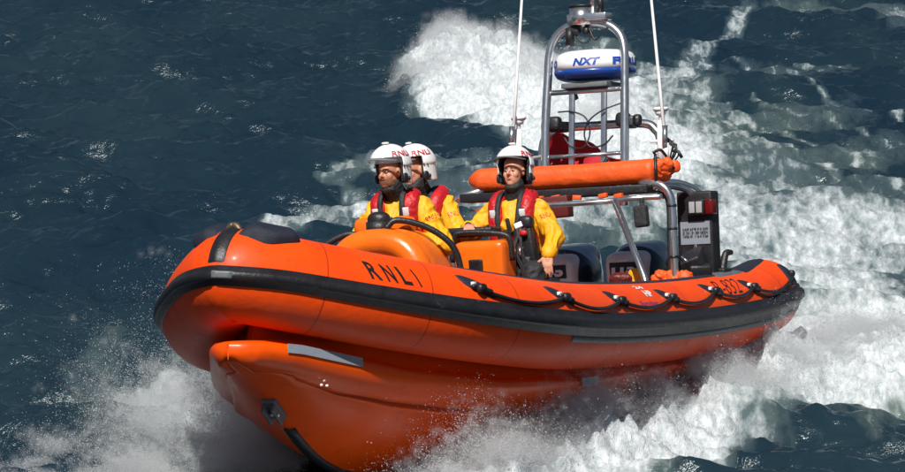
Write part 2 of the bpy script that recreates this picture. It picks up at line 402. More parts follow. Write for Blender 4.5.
def chy(x):
    t = np.clip((x-4.2)/(7.08-4.2), 0, 1); return .98*(1-t**2.0)**.72
def chz(x): return float(np.interp(x, [1, 4, 5, 5.8, 6.3, 6.7, 7.0, 7.08], [-.50, -.56, -.57, -.545, -.48, -.385, -.275, -.245]))
# smooth the keel line
kx = np.linspace(1, HX, 200); kz = np.array([keel(x) for x in kx]); kz = np.convolve(np.r_[[kz[0]]*6, kz, [kz[-1]]*6], np.ones(13)/13, 'valid'); kz[-8:] = np.linspace(kz[-9], -.12, 9)[1:]
keelf = lambda x: float(np.interp(x, kx, kz))
def hsec(x):
    g, gz, k = gun(x), gunz(x), keelf(x); g = max(g, .004)
    top = float(sheer(x))-.12
    hasc = x < 7.02; fb = float(np.clip((x-5.6)/1.0, 0, 1))*float(np.clip((7.5-x)/.12, .25, 1))
    c = float(chy(x)) if hasc else g*.3; cz = chz(x) if hasc else float(np.interp(x, [7.02, 7.48], [-.258, -.13]))
    cz = min(cz, gz-.125-.045*fb)
    cz = max(cz, k+.004)
    c = min(c, g*.93)
    ya_, za_ = max(g-.055-.018*fb, g*.72), gz-.105-.045*fb; yl = ya_*(cz-k)/max(za_-k, .02); wv_ = float(np.clip((x-5.2)/1.1, 0, 1)); wv_ = wv_*wv_*(3-2*wv_); c = c*(1-wv_)+min(yl+.035*min(1, g*3), g*.93)*wv_
    P = [(g-.11 if g > .2 else g*.45, top), (max(g-.085, g*.55), gz+.012+.048*min(1, g/.4)**2), (max(g-.05, g*.7), gz+.012), (g-.02*min(1, g/.1), gz+.004), (g, gz-.018), (g-.012*min(1, g/.1), gz-.05-.03*fb), (max(g-.055-.018*fb, g*.72), gz-.105-.045*fb)]
    a = P[-1]; lip = .036*min(1, (7.02-x)*1.6) if hasc else 0.0; lip = max(lip, 0)*float(np.clip((6.98-x)/.45, 0, 1))*(1.0 if x > 5.6 else .6)
    up = (c-.0*lip, cz+lip*.25)
    for t in (.33, .66): P.append((a[0]*(1-t)+up[0]*t-.02*sin(pi*t)*min(1, g), a[1]*(1-t)+up[1]*t))
    P += [(max(c-lip*.9, .2*c), cz+lip*.8), (c+lip*.25, cz+lip*.1), (c+lip*.2, cz-.001-.2*lip), (max(c-lip*.7, .3*c), cz-.002-.35*lip)]
    b = P[-1]
    for t in (.2, .4, .6, .8, .93): # gently convex bottom
        P.append((b[0]*(1-t)+.0*t, b[1]*(1-t)+k*t-.035*sin(pi*t)*min(1, g)*(1 if x > 5 else .3)))
    P.append((0.0, k))
    return P
xs_ = np.r_[np.linspace(1.15, 4.6, 24)[:-1], 4.6+(HX-4.6)*np.sin(np.linspace(0, pi/2, 72)*1.0)]
rings = []
for x in xs_:
    P = hsec(min(x, HX-.0005)); sh_ = [.42, .33, .07, .015]+[0]*40; kk = float(np.clip((x-6.6)/.6, 0, 1)); Q = [(x-sh_[i]*kk, y, z) for i, (y, z) in enumerate(P)]; R2 = [(x-sh_[i]*kk, -y, z) for i, (y, z) in enumerate(P[:-1])][::-1]
    rings.append(Q+R2)
B = MB().loft(rings, close=False, caps=True); hull = B.build('hull', 'hull', boat)
try:
    with bpy.context.temp_override(object=hull): pass
except Exception: pass
# keel guard, eye, plates
B = MB(); rr = []
for x in np.linspace(4.2, 6.66, 40):
    k = keelf(x); k2 = keelf(x+.02); t = _unit([.02, 0, k2-k]); n = np.array([t[2], 0, -t[0]]); n = n if n[2] < 0 or n[0] > 0 else -n
    if n[0] < 0: n = -n
    w = .042; p = np.array([x, 0, k])
    rr.append([p+np.array([0, w, 0])-n*.03, p+np.array([0, w*.95, 0])+n*.006, p+np.array([0, w*.3, 0])+n*.02, p+np.array([0, -w*.3, 0])+n*.02, p+np.array([0, -w*.95, 0])+n*.006, p+np.array([0, -w, 0])-n*.03])
B.loft(rr); B.build('keel_guard', 'black', hull)
ex = 6.86; ez = keelf(ex); tdir = _unit([.02, 0, keelf(ex+.02)-ez]); nn = np.array([-tdir[2], 0, tdir[0]]); nn = nn if nn[0] > 0 else -nn
Rm = np.stack([nn, [0, 1, 0], np.cross(nn, [0, 1, 0])], 1)
B = MB()
for sy in (-1, 1): B.box(np.array([ex, sy*.035, ez])+nn*.035, (.05, .012, .085), Rm, .012)
B.box(np.array([ex, 0, ez])+nn*.005, (.02, .05, .10), Rm, .01)
eye_ = B.build('bow_eye', 'grey', boat); B = MB(); B.cyl(np.array([ex, -.05, ez])+nn*.055, np.array([ex, .05, ez])+nn*.055, .014); B.build('shackle_pin', 'steel', eye_)
def hull_side(x, t):
    """t 0 at the ledge .. 1 at the chine, along the topside"""
    P = hsec(x); a = np.array(P[6]); b = np.array(P[8]); q = a*(1-t)+b*t; return np.array([x, q[0], q[1]])
def ledge_strip(name, mat, xa, xb, za, zb, off=.006, n=20):
    V = []; F = []
    for x in np.linspace(xa, xb, n):
        g, gz = gun(x), gunz(x); dx = (gun(x+.01)-gun(x-.01))/.02; nrm = _unit([-dx, 1, 0])
        for z in (za, zb): V.append(np.array([x, g, gz+z])+nrm*off)
    for i in range(n-1): F.append((2*i, 2*i+1, 2*i+3, 2*i+2))
    return mesh(name, V, F, mat, hull, False)
ledge_strip('reflective_strip', 'plate', 7.2, 6.68, .010, -.048, .006)
pl = ledge_strip('maker_plate', 'plate', 4.30, 3.98, .012, -.052, .008)
text_on('lettering', 'H225', lambda u, v: np.stack([4.22-u*.16, [gun(x)+.013 for x in 4.22-u*.16], gunz(4.15)-.034+v*.034], 1), 'bluetext', hull)
B = MB()
for dx, dz in ((0, 0), (.035, .015), (.02, -.035), (-.02, -.03)):
    x = 6.86+dx; q = hull_side(x, .45); B.sell(q+[0, .004, dz], (.012, .01, .009), (.8, .8), None, 10, 6)
B.build('bolt_cluster', 'white', hull)
# transom + deck
B = MB(); B.box((1.17, 0, -.32), (.04, .86, .42), None, .02); B.build('transom', 'pod', boat)
V = []; F = []; xs2 = np.linspace(1.2, 7.0, 24)
for x in xs2:
    w = float(np.interp(x, PC[::-1, 0], PC[::-1, 1]))-.08; w = max(w, .1)
    V += [(x, w, float(sheer(x))-.12), (x, -w, float(sheer(x))-.12)]
for i in range(23): F.append((2*i, 2*i+1, 2*i+3, 2*i+2))
mesh('deck', V, F, 'grey', boat, False)
def px_x(y, z): return 0
# --- forward console
cx = 5.02
pod = MB()
rr = []
for t, sc, dz in ((0, .90, -.03), (.04, .97, -.008), (.12, 1.0, 0), (.30, 1.0, .0), (.42, .97, -.01), (.48, .90, -.03)):
    ring = []
    for a in np.linspace(-.12*pi, 1.12*pi, 40):
        ring.append((cx+.18-t, .43*sc*np.sign(cos(a))*abs(cos(a))**.75, .10+(.64*sc)*np.sign(sin(a))*abs(sin(a))**.72+dz*.3-.0))
    rr.append(ring)
B = MB().loft(rr, close=True, caps=True)
pod = B.blob('console_pod', 'pod', boat, .012, 6)
# raised rounded rim
B = MB(); arc = [(cx+.19, .355*np.sign(cos(a))*abs(cos(a))**.75, .12+.52*np.sign(sin(a))*abs(sin(a))**.72) for a in np.linspace(-.02*pi, 1.02*pi, 50)]
B.tube(arc, .095, 20); B.blob('pod_rim', 'pod', pod, .010, 5)
B = MB()
arc2 = [(cx+.268, .272*np.sign(cos(a))*abs(cos(a))**.8, .12+.40*np.sign(sin(a))*abs(sin(a))**.75) for a in np.linspace(0.03*pi, .97*pi, 22)]
for q in arc2: B = MB(); B.sell((cx+.215, q[1]*.92, q[2]*.95), (.008, .007, .007), (1, 1), None, 8, 6); B.build('rivet', 'black', pod)

B = MB(); B.cyl((cx+.19, .17, .30), (cx+.23, .17, .30), .045); B.sell((cx+.24, .17, .31), (.02, .028, .04), (.7, .7)); B.cyl((cx+.22, .17, .2), (cx+.25, .17, .26), .03); B.build('drain_fitting', 'blkcloth', pod)
for sd, pp in ((-1, [(cx+.10, -.52, .10), (cx+.14, -.54, .45), (cx+.12, -.46, .62), (cx+.08, -.30, .705), (cx+.06, -.20, .70)]), (1, [(cx+.14, .05, .735), (cx+.10, .12, .79), (cx+.0, .30, .735), (cx-.08, .455, .60), (cx-.12, .50, .40), (cx-.12, .50, .1)])):
    B = MB(); B.tube(pp, .023, 14, 8); B.build('grab_rail', 'black', pod)
for y, x in ((-.2, cx-.08), (.10, cx-.05)):
    B = MB(); B.sell((x, y, .76), (.07, .085, .065), (.7, .6)); B.build('pod_lug', 'pod', pod)
B = MB(); B.sell((cx-.02, -.075, .80), (.075, .085, .062), (.8, 1)); B.cyl((cx-.02, -.075, .70), (cx-.02, -.075, .79), .095); B.build('compass', 'black', boat)
# steering wheel
B = MB(); wc = np.array([4.70+.1, -.02, .66]); B.tube([wc+[.09*cos(t)*.5, .16*sin(t), .15*cos(t)] for t in np.linspace(0, 2*pi, 30)], .014, 8)
for t in (0, 2.1, 4.2): B.cyl(wc, wc+[.045*cos(t), .16*sin(t), .15*cos(t)], .01)
B.cyl(wc, wc+[.12, 0, -.04], .02); B.build('steering_wheel', 'black', boat)
# seats
for nm, x, y, zt, lx, ly in (('helm_seat', 4.42, -.03, .36, .30, .17), ('crew_seat', 3.30, .30, .36, .34, .17), ('crew_seat', 3.45, -.52, .36, .34, .17)):
    B = MB(); B.box((x, y, zt-.05), (lx, ly, .06), None, .04); st = B.build(nm, 'black', boat)
    B = MB(); B.box((x, y, (zt-.1-.25)/2+.02), (lx*.8, ly*.75, (zt+.2)/2-.05), None, .04); B.build('seat_base', 'pod', st)
# port crew console
B = MB(); B.box((3.84, .235, .30), (.14, .20, .355), (0, 4, 0), .05); cc = B.blob('crew_console', 'pod', boat, .012, 4)
B = MB(); B.box((3.995, .22, .36), (.012, .055, .155), (0, 4, 0), .01); B.blob('console_recess', 'black', cc, .006, 3)
B = MB(); B.tube([(3.93, .0, .50), (3.93, .02, .68), (3.92, .10, .715), (3.9, .34, .70), (3.88, .44, .66), (3.86, .45, .5)], .022, 12, 6); B.build('grab_rail', 'black', cc)
B = MB(); B.box((3.78, .1, .72), (.10, .20, .035), None, .02); B.build('console_pad', 'black', cc)
B = MB(); B.box((3.66, -.50, .28), (.14, .20, .33), None, .05); B.blob('crew_console', 'pod', boat, .014, 4)
# handset and hoses beside the crew member
hs = root('radio_handset', 'silver and black radio handset with hoses hanging in front of the seated woman', 'radio handset', (3.62, .45, .3))
def loc(o, p): return np.array(p)-np.array(o)
hb = (3.62, .45, .3)
B = MB(); B.box(loc(hb, (3.62, .42, .66)), (.025, .02, .10), (0, 0, 0), .008); B.cyl(loc(hb, (3.62, .41, .52)), loc(hb, (3.62, .42, .60)), .026); B.build('silver_case', 'steel', hs)
B = MB(); B.box(loc(hb, (3.58, .47, .62)), (.05, .05, .14), (8, 0, 0), .02); B.box(loc(hb, (3.60, .46, .40)), (.045, .04, .13), (0, 0, 6), .02); B.sell(loc(hb, (3.6, .46, .78)), (.05, .06, .05), (.7, .7)); B.build('black_case', 'black', hs)
B = MB()
for k in range(5):
    a = random.random()*6; B.tube([loc(hb, (3.62, .40+.02*k, .76)), loc(hb, (3.68, .42+.03*sin(a+k), .60)), loc(hb, (3.66, .46+.04*cos(a+k), .45)), loc(hb, (3.62, .44+.03*k, .22))], .009, 8, 6)
B.build('hose', 'blkcloth', hs)
B = MB(); B.sell(loc(hb, (3.66, .46, .70)), (.02, .03, .022), (.8, .8)); B.build('red_knob', 'red', hs)
B = MB(); B.box(loc(hb, (3.655, .42, .76)), (.01, .03, .02), (20, 0, 20), .004); B.build('buckle', 'white', hs)
# --- roll cage
def pipe(B, pts, r=.033, sm=8): B.tube(pts, r, 14, sm)
cage = MB()
pipe(cage, [(1.80, .95, .15), (1.82, .95, .55), (1.82, .95, .88), (1.82, .93, 1.0), (1.82, .86, 1.075), (1.80, .72, 1.095), (1.70, .5, 1.13), (1.69, -.5, 1.13), (1.80, -.72, 1.095), (1.82, -.9, 1.04), (1.82, -.95, .85), (1.8, -.95, .15)])
pipe(cage, [(1.05, .90, .1), (1.05, .92, .60), (1.05, .92, .95), (1.1, .88, 1.05), (1.3, .82, 1.10), (1.6, .78, 1.10), (1.83, .74, 1.085)])
pipe(cage, [(1.05, -.90, .1), (1.05, -.92, .60), (1.05, -.92, .95), (1.1, -.88, 1.05), (1.3, -.82, 1.10), (1.6, -.78, 1.10), (1.83, -.74, 1.085)])
pipe(cage, [(1.35, .97, .55), (1.32, .97, .92), (1.36, .93, 1.03), (1.5, .86, 1.07), (1.82, .80, 1.07)], .027)
cg = cage.build('roll_cage', 'steel', boat)
B = MB(); pipe(B, [(1.95, .92, .98), (2.02, .70, .975), (2.16, .50, .955), (2.2, .1, .95), (2.2, -.6, .95)], .022, 8); B.build('cross_bar', 'steel', cg)
B = MB(); pipe(B, [(2.12, .59, .96), (2.36, .90, .36), (2.42, .96, .2)], .026, 1); B.build('diagonal_strut', 'steel', cg)
B = MB()
for z in (.5, .72, .9): B.cyl((1.82, .95, z), (1.82, .95, z+.02), .037)
B.tube([(1.80, .905, .2), (1.80, .905, .6), (1.79, .90, .95), (1.80, .82, 1.03)], .014, 8, 6); B.build('cable', 'black', cg)
B = MB(); B.box((2.05, .78, .83), (.04, .055, .085), (4, 0, 0), .02); B.cyl((2.03, .78, .9), (2.03, .78, .97), .02); B.blob('hanging_pouch', 'blkcloth', boat, .008, 3)
# righting bag on the cage
B = MB()
rr = []
for i, y in enumerate(np.linspace(-.80, .82, 60)):
    e = min(1, ((i)/4.0)**.5, ((59-i)/2.5)**.4+.2); r = .096*(1+.012*sin(i*.9))*max(e, .25)
    c = np.array([1.74, y, 1.195-.012*sin((i/59)*pi)])
    rr.append([c+r*np.array([1.15*np.sign(cos(a))*abs(cos(a))**.8, 0, (.98+.0*sin(a))*np.sign(sin(a))*abs(sin(a))**.85]) for a in np.linspace(0, 2*pi, 24, endpoint=False)])
B.loft(rr); bag = B.blob('righting_bag', 'bag', boat, .012, 3, .0035, 7, (1, .5, 1))
B = MB()
for k in range(9): B.sell((1.72+.045*math.sin(k*2.1), .805+.011*k, 1.20+.035*math.cos(k*1.7)), (.05, .035, .06+.02*sin(k)), (.6, .6), (20*k, 33*k, 17*k), 12, 8)
B.blob('bag_gathered_end', 'bag', bag, .008, 1, .008, 30)
B = MB(); B.tube([(1.80, .80, 1.33), (1.78, .86, 1.35), (1.72, .90, 1.27), (1.74, .95, 1.2)], .012, 8, 5); B.tube([(1.83, .83, 1.1), (1.86, .84, 1.2), (1.80, .82, 1.32)], .012, 8, 5); B.build('lashing', 'black', bag)
B = MB(); B.box((1.80, -.02, 1.05), (.11, .80, .035), None, .01); B.build('bag_tray', 'black', cg)
B = MB(); B.box((1.95, -.15, .93), (.06, .30, .085), (3, 0, 0), .01); B.build('underslung_panel', 'brown', cg)
B = MB()
for y in (-.28, -.12, .02, .2, .42, .55): B = MB(); B.box((1.93, y, 1.01+.01*sin(y*30)), (.02, .035, .018), (10*sin(y*50), 0, 12*sin(y*9)), .006); B.build('tray_strap', 'bag', cg)
# --- antenna mast
mx = 1.2
mast = MB()
pipe(mast, [(mx+.04, -.345, .95), (mx+.04, -.345, 1.6), (mx+.02, -.335, 2.0), (mx+.01, -.325, 2.22), (mx, -.28, 2.35), (mx, -.17, 2.435), (mx, 0, 2.46), (mx, .17, 2.435), (mx, .28, 2.35), (mx+.01, .325, 2.22), (mx+.02, .335, 2.0), (mx+.04, .345, 1.6), (mx+.04, .345, .95)], .035, 8)
ms = mast.build('antenna_mast', 'steel', boat)
for z, r, x in ((1.90, .022, mx), (1.375, .016, mx+.03)):
    B = MB(); B.cyl((x, -.33, z), (x, .33, z), r); B.build('cross_bar', 'steel', ms)
for y in (-.13, .15):
    B = MB(); B.box((mx, y, 1.60), (.016, .022, .31), None, .004); B.build('ladder_upright', 'steel', ms)
B = MB(); pipe(B, [(.88, -.52, 1.0), (.88, -.52, 1.45), (.88, -.47, 1.57), (.88, -.36, 1.625), (.9, 0, 1.63), (.88, .36, 1.625), (.88, .47, 1.57), (.88, .52, 1.45), (.88, .53, 1.0)], .036, 8); B.build('rear_hoop', 'steel', boat)
B = MB()
for sy in (-1, 1):
    B = MB(); B.box((1.06, sy*.33, 1.63), (.15, .04, .045), (0, 0, 14*sy), .012); B.sell((1.16, sy*.30, 1.65), (.05, .06, .06), (.6, .6)); B.sell((1.1, sy*.40, 1.64), (.04, .035, .05), (.6, .6)); B.blob('mast_clamp', 'black', ms, .008, 2)
# coiled cables
B = MB()
B.tube([(mx, -.25, 1.74), (mx+.03, -.12, 1.735), (mx+.03, 0, 1.68), (mx+.03, .04, 1.55), (mx+.04, -.01, 1.44), (mx+.03, -.12, 1.45), (mx+.02, -.19, 1.53)], .007, 6, 8)
B.tube([(mx, .33, 1.79), (mx+.05, .16, 1.73), (mx+.05, .04, 1.65), (mx+.05, .0, 1.54), (mx+.05, .05, 1.44), (mx+.05, .17, 1.45), (mx+.05, .25, 1.52)], .007, 6, 8)
B.tube([(mx+.04, .20, 1.34), (mx+.05, .17, 1.28), (mx+.04, .2, 1.2), (mx+.04, .26, 1.1)], .016, 8, 6)
B.build('loose_cable', 'black', ms)
# mast head
B = MB(); B.cyl((mx, -.05, 2.44), (mx, -.05, 2.58), .10, .10, 24); B.box((mx, .02, 2.50), (.08, .17, .03), None, .01); mh = B.build('mast_head', 'steel', boat)
B = MB(); B.cyl((mx, -.05, 2.585), (mx, -.05, 2.605), .102); B.build('head_cap', 'black', mh)
B = MB(); B.tube([(mx, .05, 2.5), (mx, .05, 2.75), (mx, .045, 3.2)], .030, 12); B.build('light_pole', 'steel', mh)
B = MB(); B.cyl((mx+.03, .125, 2.52), (mx+.03, .125, 2.70), .027); B.cyl((mx+.03, .125, 2.70), (mx+.03, .125, 2.76), .014); B.build('horn', 'black', mh)
B = MB(); B.cyl((mx+.03, -.14, 2.28), (mx+.03, -.14, 2.42), .036); B.sell((mx+.02, -.1, 2.4), (.04, .05, .04), (.6, .6)); B.sell((mx+.02, .0, 2.39), (.03, .03, .04))
B.tube([(mx+.02, -.1, 2.38), (mx+.03, -.04, 2.30), (mx+.03, .02, 2.30), (mx+.02, .06, 2.40)], .008, 6, 6); B.tube([(mx+.02, .02, 2.42), (mx+.03, .08, 2.31), (mx+.03, .14, 2.36), (mx+.02, .22, 2.41), (mx+.02, .29, 2.3), (mx+.02, .31, 2.0)], .009, 6, 6)
B.build('camera_and_wiring', 'black', mh)
# radar dome
rc = np.array([1.02, 0, 2.11]); B = MB()
prof = [(.02, .130), (.16, .129), (.26, .118), (.305, .098), (.327, .065), (.333, .02), (.334, -.035)]
def lathe(B, prof, c, n=56):
    B.loft([[c+np.array([r*cos(a), r*sin(a), z]) for a in np.linspace(0, 2*pi, n, endpoint=False)] for r, z in prof])
lathe(B, prof, rc); rad = B.build('radar_dome', 'white', boat)
B = MB(); lathe(B, [(.335, -.036), (.333, -.062), (.31, -.095), (.25, -.118), (.1, -.122)], rc); B.build('radar_base', 'blue', rad)
B = MB(); B.box((rc[0]+.05, 0, rc[2]-.165), (.20, .20, .022), None, .01); B.box((rc[0]-.02, -.2, rc[2]-.22), (.02, .03, .05), (20, 0, 0), .01); B.build('radar_bracket', 'grey', rad)
camdir = math.atan2(CB[1]-rc[1], CB[0]-rc[0])
def on_radar(d0, d1, z0, z1, off=.0025):
    """degrees to the right of the line of sight at the photograph's time"""
    def f(u, v):
        a = camdir+np.radians(d0+(d1-d0)*u); z = z0+(z1-z0)*v
        r = np.interp(z, [p[1] for p in prof[::-1]], [p[0] for p in prof[::-1]])+off
        return np.stack([rc[0]+r*np.cos(a), rc[1]+r*np.sin(a), rc[2]+z], 1)
    return f
for k in (0, 180):
    text_on('lettering', 'NXT', on_radar(-33+k, 7+k, -.012, .052), 'bluetext', rad, .05, .12, .25)
    text_on('lettering', 'FURUNO', on_radar(25+k, 113+k, -.014, .054), 'bluetext', rad, .065, .12)
rake_parts = True
# whip antennas and their mounts
for (bx_, by_, bz_), (tx_, ty_, tz_) in (((1.3, -.61, 1.47), (1.3, -.50, 3.3)), ((1.3, .72, 1.40), (1.3, .52, 3.3))):
    w = MB(); w.tube([(bx_, by_, bz_), (bx_*.7+tx_*.3, by_*.7+ty_*.3, bz_*.7+tz_*.3), (tx_, ty_, tz_)], [.016, .013, .008], 10); an = w.build('whip_antenna', 'white', boat)
    B = MB(); B.cyl((bx_, by_, bz_-.12), (bx_, by_, bz_+.03), .026); B.tube([(bx_, by_, bz_-.05), (bx_-.1, by_*.95, bz_-.1), (bx_-.3, by_*.8, bz_-.08)], .018, 8); B.build('antenna_mount', 'white', an)
    B = MB(); B.cyl((bx_+.02, by_-.0, bz_+.0), (bx_+.02, by_-.0, bz_+.17), .022); B.build('antenna_ferrule', 'steel', an)
for y0 in (-.60, .64):
    B = MB(); B.cyl((1.2, y0, 1.25), (1.2, y0, 1.62), .030); B.cyl((1.2, y0, 1.62), (1.2, y0, 1.70), .018); B.cyl((1.2, y0, 1.70), (1.2, y0, 1.725), .062); B.cyl((1.2, y0, 1.66), (1.2, y0, 1.70), .035, .055); B.build('satellite_antenna', 'white', boat)
B = MB(); B.box((1.15, .62, 1.32), (.03, .05, .11), (0, 0, 0), .02); B.box((1.15, .52, 1.24), (.03, .06, .05), (30, 0, 0), .015); B.box((1.12, .62, 1.46), (.02, .10, .012), None, .004); B.blob('antenna_bracket', 'white', boat, .007, 2)
B = MB()
for k in range(5):
    a = k*1.3; B.tube([(1.18, .66, 1.50), (1.2, .74+.02*sin(a), 1.42), (1.2, .76+.03*cos(a), 1.33+.02*k), (1.18, .68, 1.24), (1.16, .58, 1.18+.01*k)], .007, 6, 6)
B.tube([(1.2, .74, 1.37), (1.2, .79, 1.36), (1.2, .82, 1.31)], .014, 6); B.build('wiring', 'black', boat)
# --- instrument box with name board and lamp
B = MB(); B.box((1.30, .975, .69), (.07, .155, .34), (0, 0, -6), .02); nb = B.build('equipment_box', 'black', boat)
def on_box(y0, y1, z0, z1, x=1.374):
    return lambda u, v: np.stack([x-(y0+(y1-y0)*u-.99)*(-.105), y0+(y1-y0)*u, z0+(z1-z0)*v], 1)
B = MB(); fn = on_box(.845, 1.10, .61, .79, 1.378); q = fn(np.array([0, 1, 1, 0]), np.array([0, 0, 1, 1]))
B.add(np.vstack([q, q-[.012, 0, 0]]), [(0, 1, 2, 3), (4, 5, 6, 7), (0, 1, 5, 4), (1, 2, 6, 5), (2, 3, 7, 6), (3, 0, 4, 7)]); bd = B.build('name_board', 'plate', boat, False)
text_on('lettering', 'ROSE OF THE SHIRES', on_box(.865, 1.085, .66, .74, 1.381), 'blktext', bd, .02)
B = MB(); B.box((1.40, 1.005, .90), (.04, .075, .06), (0, 0, -6), .01); lp = B.build('work_lamp', 'black', boat)
B = MB(); B.box((1.441, .975, .90), (.006, .024, .045), (0, 0, -6), .004); B.build('lamp_lens', 'lamp', lp); B = MB(); B.box((1.441, 1.035, .90), (.006, .026, .045), (0, 0, -6), .004); B.build('lamp_lens', 'lamp', lp)
B = MB(); B.box((1.39, 1.115, .90), (.045, .034, .06), (0, 0, -6), .014); B.build('red_lens', 'redlens', lp)
B = MB(); B.box((1.50, .98, .46), (.11, .10, .075), (20, 25, 12), .02); B.box((1.53, 1.05, .40), (.07, .09, .05), (0, 12, 32), .02); B.cyl((1.56, .85, .46), (1.62, .85, .47), .045); eb = B.build('searchlight', 'black', boat)
B = MB(); B.tube([(1.60, .93, .51), (1.62, .99, .47)], .010, 6); B.build('clip', 'steel', eb)
# --- outboards
for y in (-.31, .31):
    B = MB(); B.sell((.88, y, .36), (.34, .245, .30), (.85, .75), (0, 6, 0), 40, 24); B.sell((.80, y, .42), (.28, .2, .25), (.5, .6), (0, 6, 0), 30, 20); B.box((.95, y, .02), (.2, .13, .2), None, .05)
    en = B.blob('outboard_motor', 'cowl', boat, .012, 5); en['label'] = 'dark blue outboard motor with a silver front panel'
    B = MB(); B.box((.90, y, -.35), (.12, .08, .4), None, .03); B.build('leg_casing', 'grey', en)
    B = MB(); B.sell((1.12, y+.0, .385), (.135, .18, .20), (.4, .5), (0, 8, 0), 30, 20); pn = B.build('front_panel', 'alu', en)
    B = MB(); B.box((1.262, y, .44), (.008, .12, .055), (0, 8, 0), .006); B.build('number_band', 'navy', en)
    text_on('lettering', '115', plane_fn((1.280, y-.10, .40), (0, .2, 0), (-.012, 0, .085)), 'whtext', en, .06)
    B = MB(); B.box((1.25, y, .51), (.02, .06, .012)); B.build('badge', 'white', en)
# stowage beside the port post
tb = root('throw_bag', 'crumpled red and orange throw bag tucked by the port cage post', 'throw bag', (1.9, .8, .3))
B = MB(); o_ = np.array((1.9, .8, .3))
for k in range(10): B.sell(np.array([1.80, .80+.03*k, .33+.03*sin(k*1.9)])-o_, (.05, .045, .045+.012*cos(k)), (.6, .7), (25*k, 14*k, 31*k), 14, 10)
B.blob('bag_body', 'bag', tb, .009, 1, .012, 22)
yb = root('yellow_pouch', 'small yellow pouch between the outboard and the port cage post', 'pouch', (2.0, .7, .3))
B = MB(); B.sell((0, 0, .06), (.07, .06, .07), (.6, .6), (10, 0, 20), 16, 10); B.sell((.02, .05, .03), (.05, .05, .05)); B.blob('pouch_body', 'yellow', yb, .007, 1, .006, 25)
B = MB(); B.sell((.05, -.10, .04), (.05, .10, .06), (.6, .6), (0, 20, 10), 16, 10); B.blob('orange_strap', 'brown', yb, .008, 1, .006, 25)
# mooring cleat on the port quarter
B = MB(); q = tube_pt(SL-1.28, 84, .0); B.box(q+[0, -.02, .02], (.09, .05, .02), None, .008); B.tube([q+[.0, -.02, .02], q+[-.02, -.01, .10], q+[-.05, 0, .16], q+[-.12, .02, .165]], [.035, .03, .028, .022], 10, 5); B.blob('mooring_cleat', 'black', boat, .006, 2)
# ensign
fl = root('ensign_flag', 'crumpled red ensign flag hanging behind the antenna mast', 'flag', (.7, -.2, 1.2))
V = []; F = []; nu, nv = 26, 12
for j in range(nv+1):
    for i in range(nu+1):
        u, v = i/nu, j/nv
        V.append((.04*sin(u*9+v*3)+.03*sin(v*7+u*4), -.36+u*.72, .40*(1-v)*(1-.72*u)-.10*u+.10+.02*sin(u*14)))
for j in range(nv):
    for i in range(nu): a = j*(nu+1)+i; F.append((a, a+1, a+nu+2, a+nu+1))
f_ = mesh('flag_cloth', V, F, 'red2', fl)
sm = f_.modifiers.new('t', 'SOLIDIFY'); sm.thickness = .004
B = MB(); B.cyl((-.02, -.36, -.3), (-.02, -.36, .52), .012); B.build('flag_staff', 'steel', fl)

# the whole mast rakes aft a little
for o in list(boat.children):
    if o.name.split('.')[0] in ('antenna_mast', 'mast_head', 'radar_dome', 'rear_hoop', 'whip_antenna', 'satellite_antenna', 'antenna_bracket', 'wiring'):
        for q in [o]+list(o.children):
            n = len(q.data.vertices); c_ = np.empty(n*3, np.float32); q.data.vertices.foreach_get('co', c_); c_ = c_.reshape(-1, 3)
            c_[:, 0] -= .116*(c_[:, 2]-1.3); q.data.vertices.foreach_set('co', c_.ravel()); q.data.update()
# ================================================================== PEOPLE
def rz(a): a = radians(a); return np.array([[cos(a), -sin(a), 0], [sin(a), cos(a), 0], [0, 0, 1]])
def ry(a): a = radians(a); return np.array([[cos(a), 0, sin(a)], [0, 1, 0], [-sin(a), 0, cos(a)]])
def hand_prims(B, wr, d, pn, th, curl=20, sc=1.0):
    """wr wrist, d direction of the hand, pn back-of-hand normal, th thumb side (+1/-1 along cross)"""
    d = _unit(d); pn = np.array(pn, float); pn = _unit(pn-d*(pn@d)); s = np.cross(d, pn)*th
    wr = np.array(wr, float)
    R = np.stack([d, s, pn], 1)
    B.sell(wr+d*.045*sc, (.05*sc, .042*sc, .016*sc), (.7, .7), R, 18, 12)
    B.cap(wr-d*.03, wr+d*.03*sc, .024*sc, .027*sc, 14, .8)
    for k, (o, l) in enumerate(((.030, .072), (.010, .082), (-.011, .076), (-.031, .058))):
        p = wr+d*.085*sc+s*o*sc; a = curl*(.6+.12*k); dd = d; r = .0092*sc
        spread = (1.5-k)*.09
        for j, f in enumerate((.45, .32, .23)):
            a_ = radians(a*(1+j*.9)); dd = _unit(d*cos(a_)-pn*sin(a_)+s*spread)
            q = p+dd*l*f*sc; B.cap(p, q, r, r*.92, 10); p = q; r *= .92
    p = wr+d*.02*sc+s*.034*sc
    for l, dd in ((.04, d*.6+s*.8-pn*.25), (.032, d*.85+s*.45-pn*.3), (.024, d*.95+s*.2-pn*.35)):
        dd = _unit(dd); q = p+dd*l*sc; B.cap(p, q, .0125*sc, .0105*sc, 10); p = q
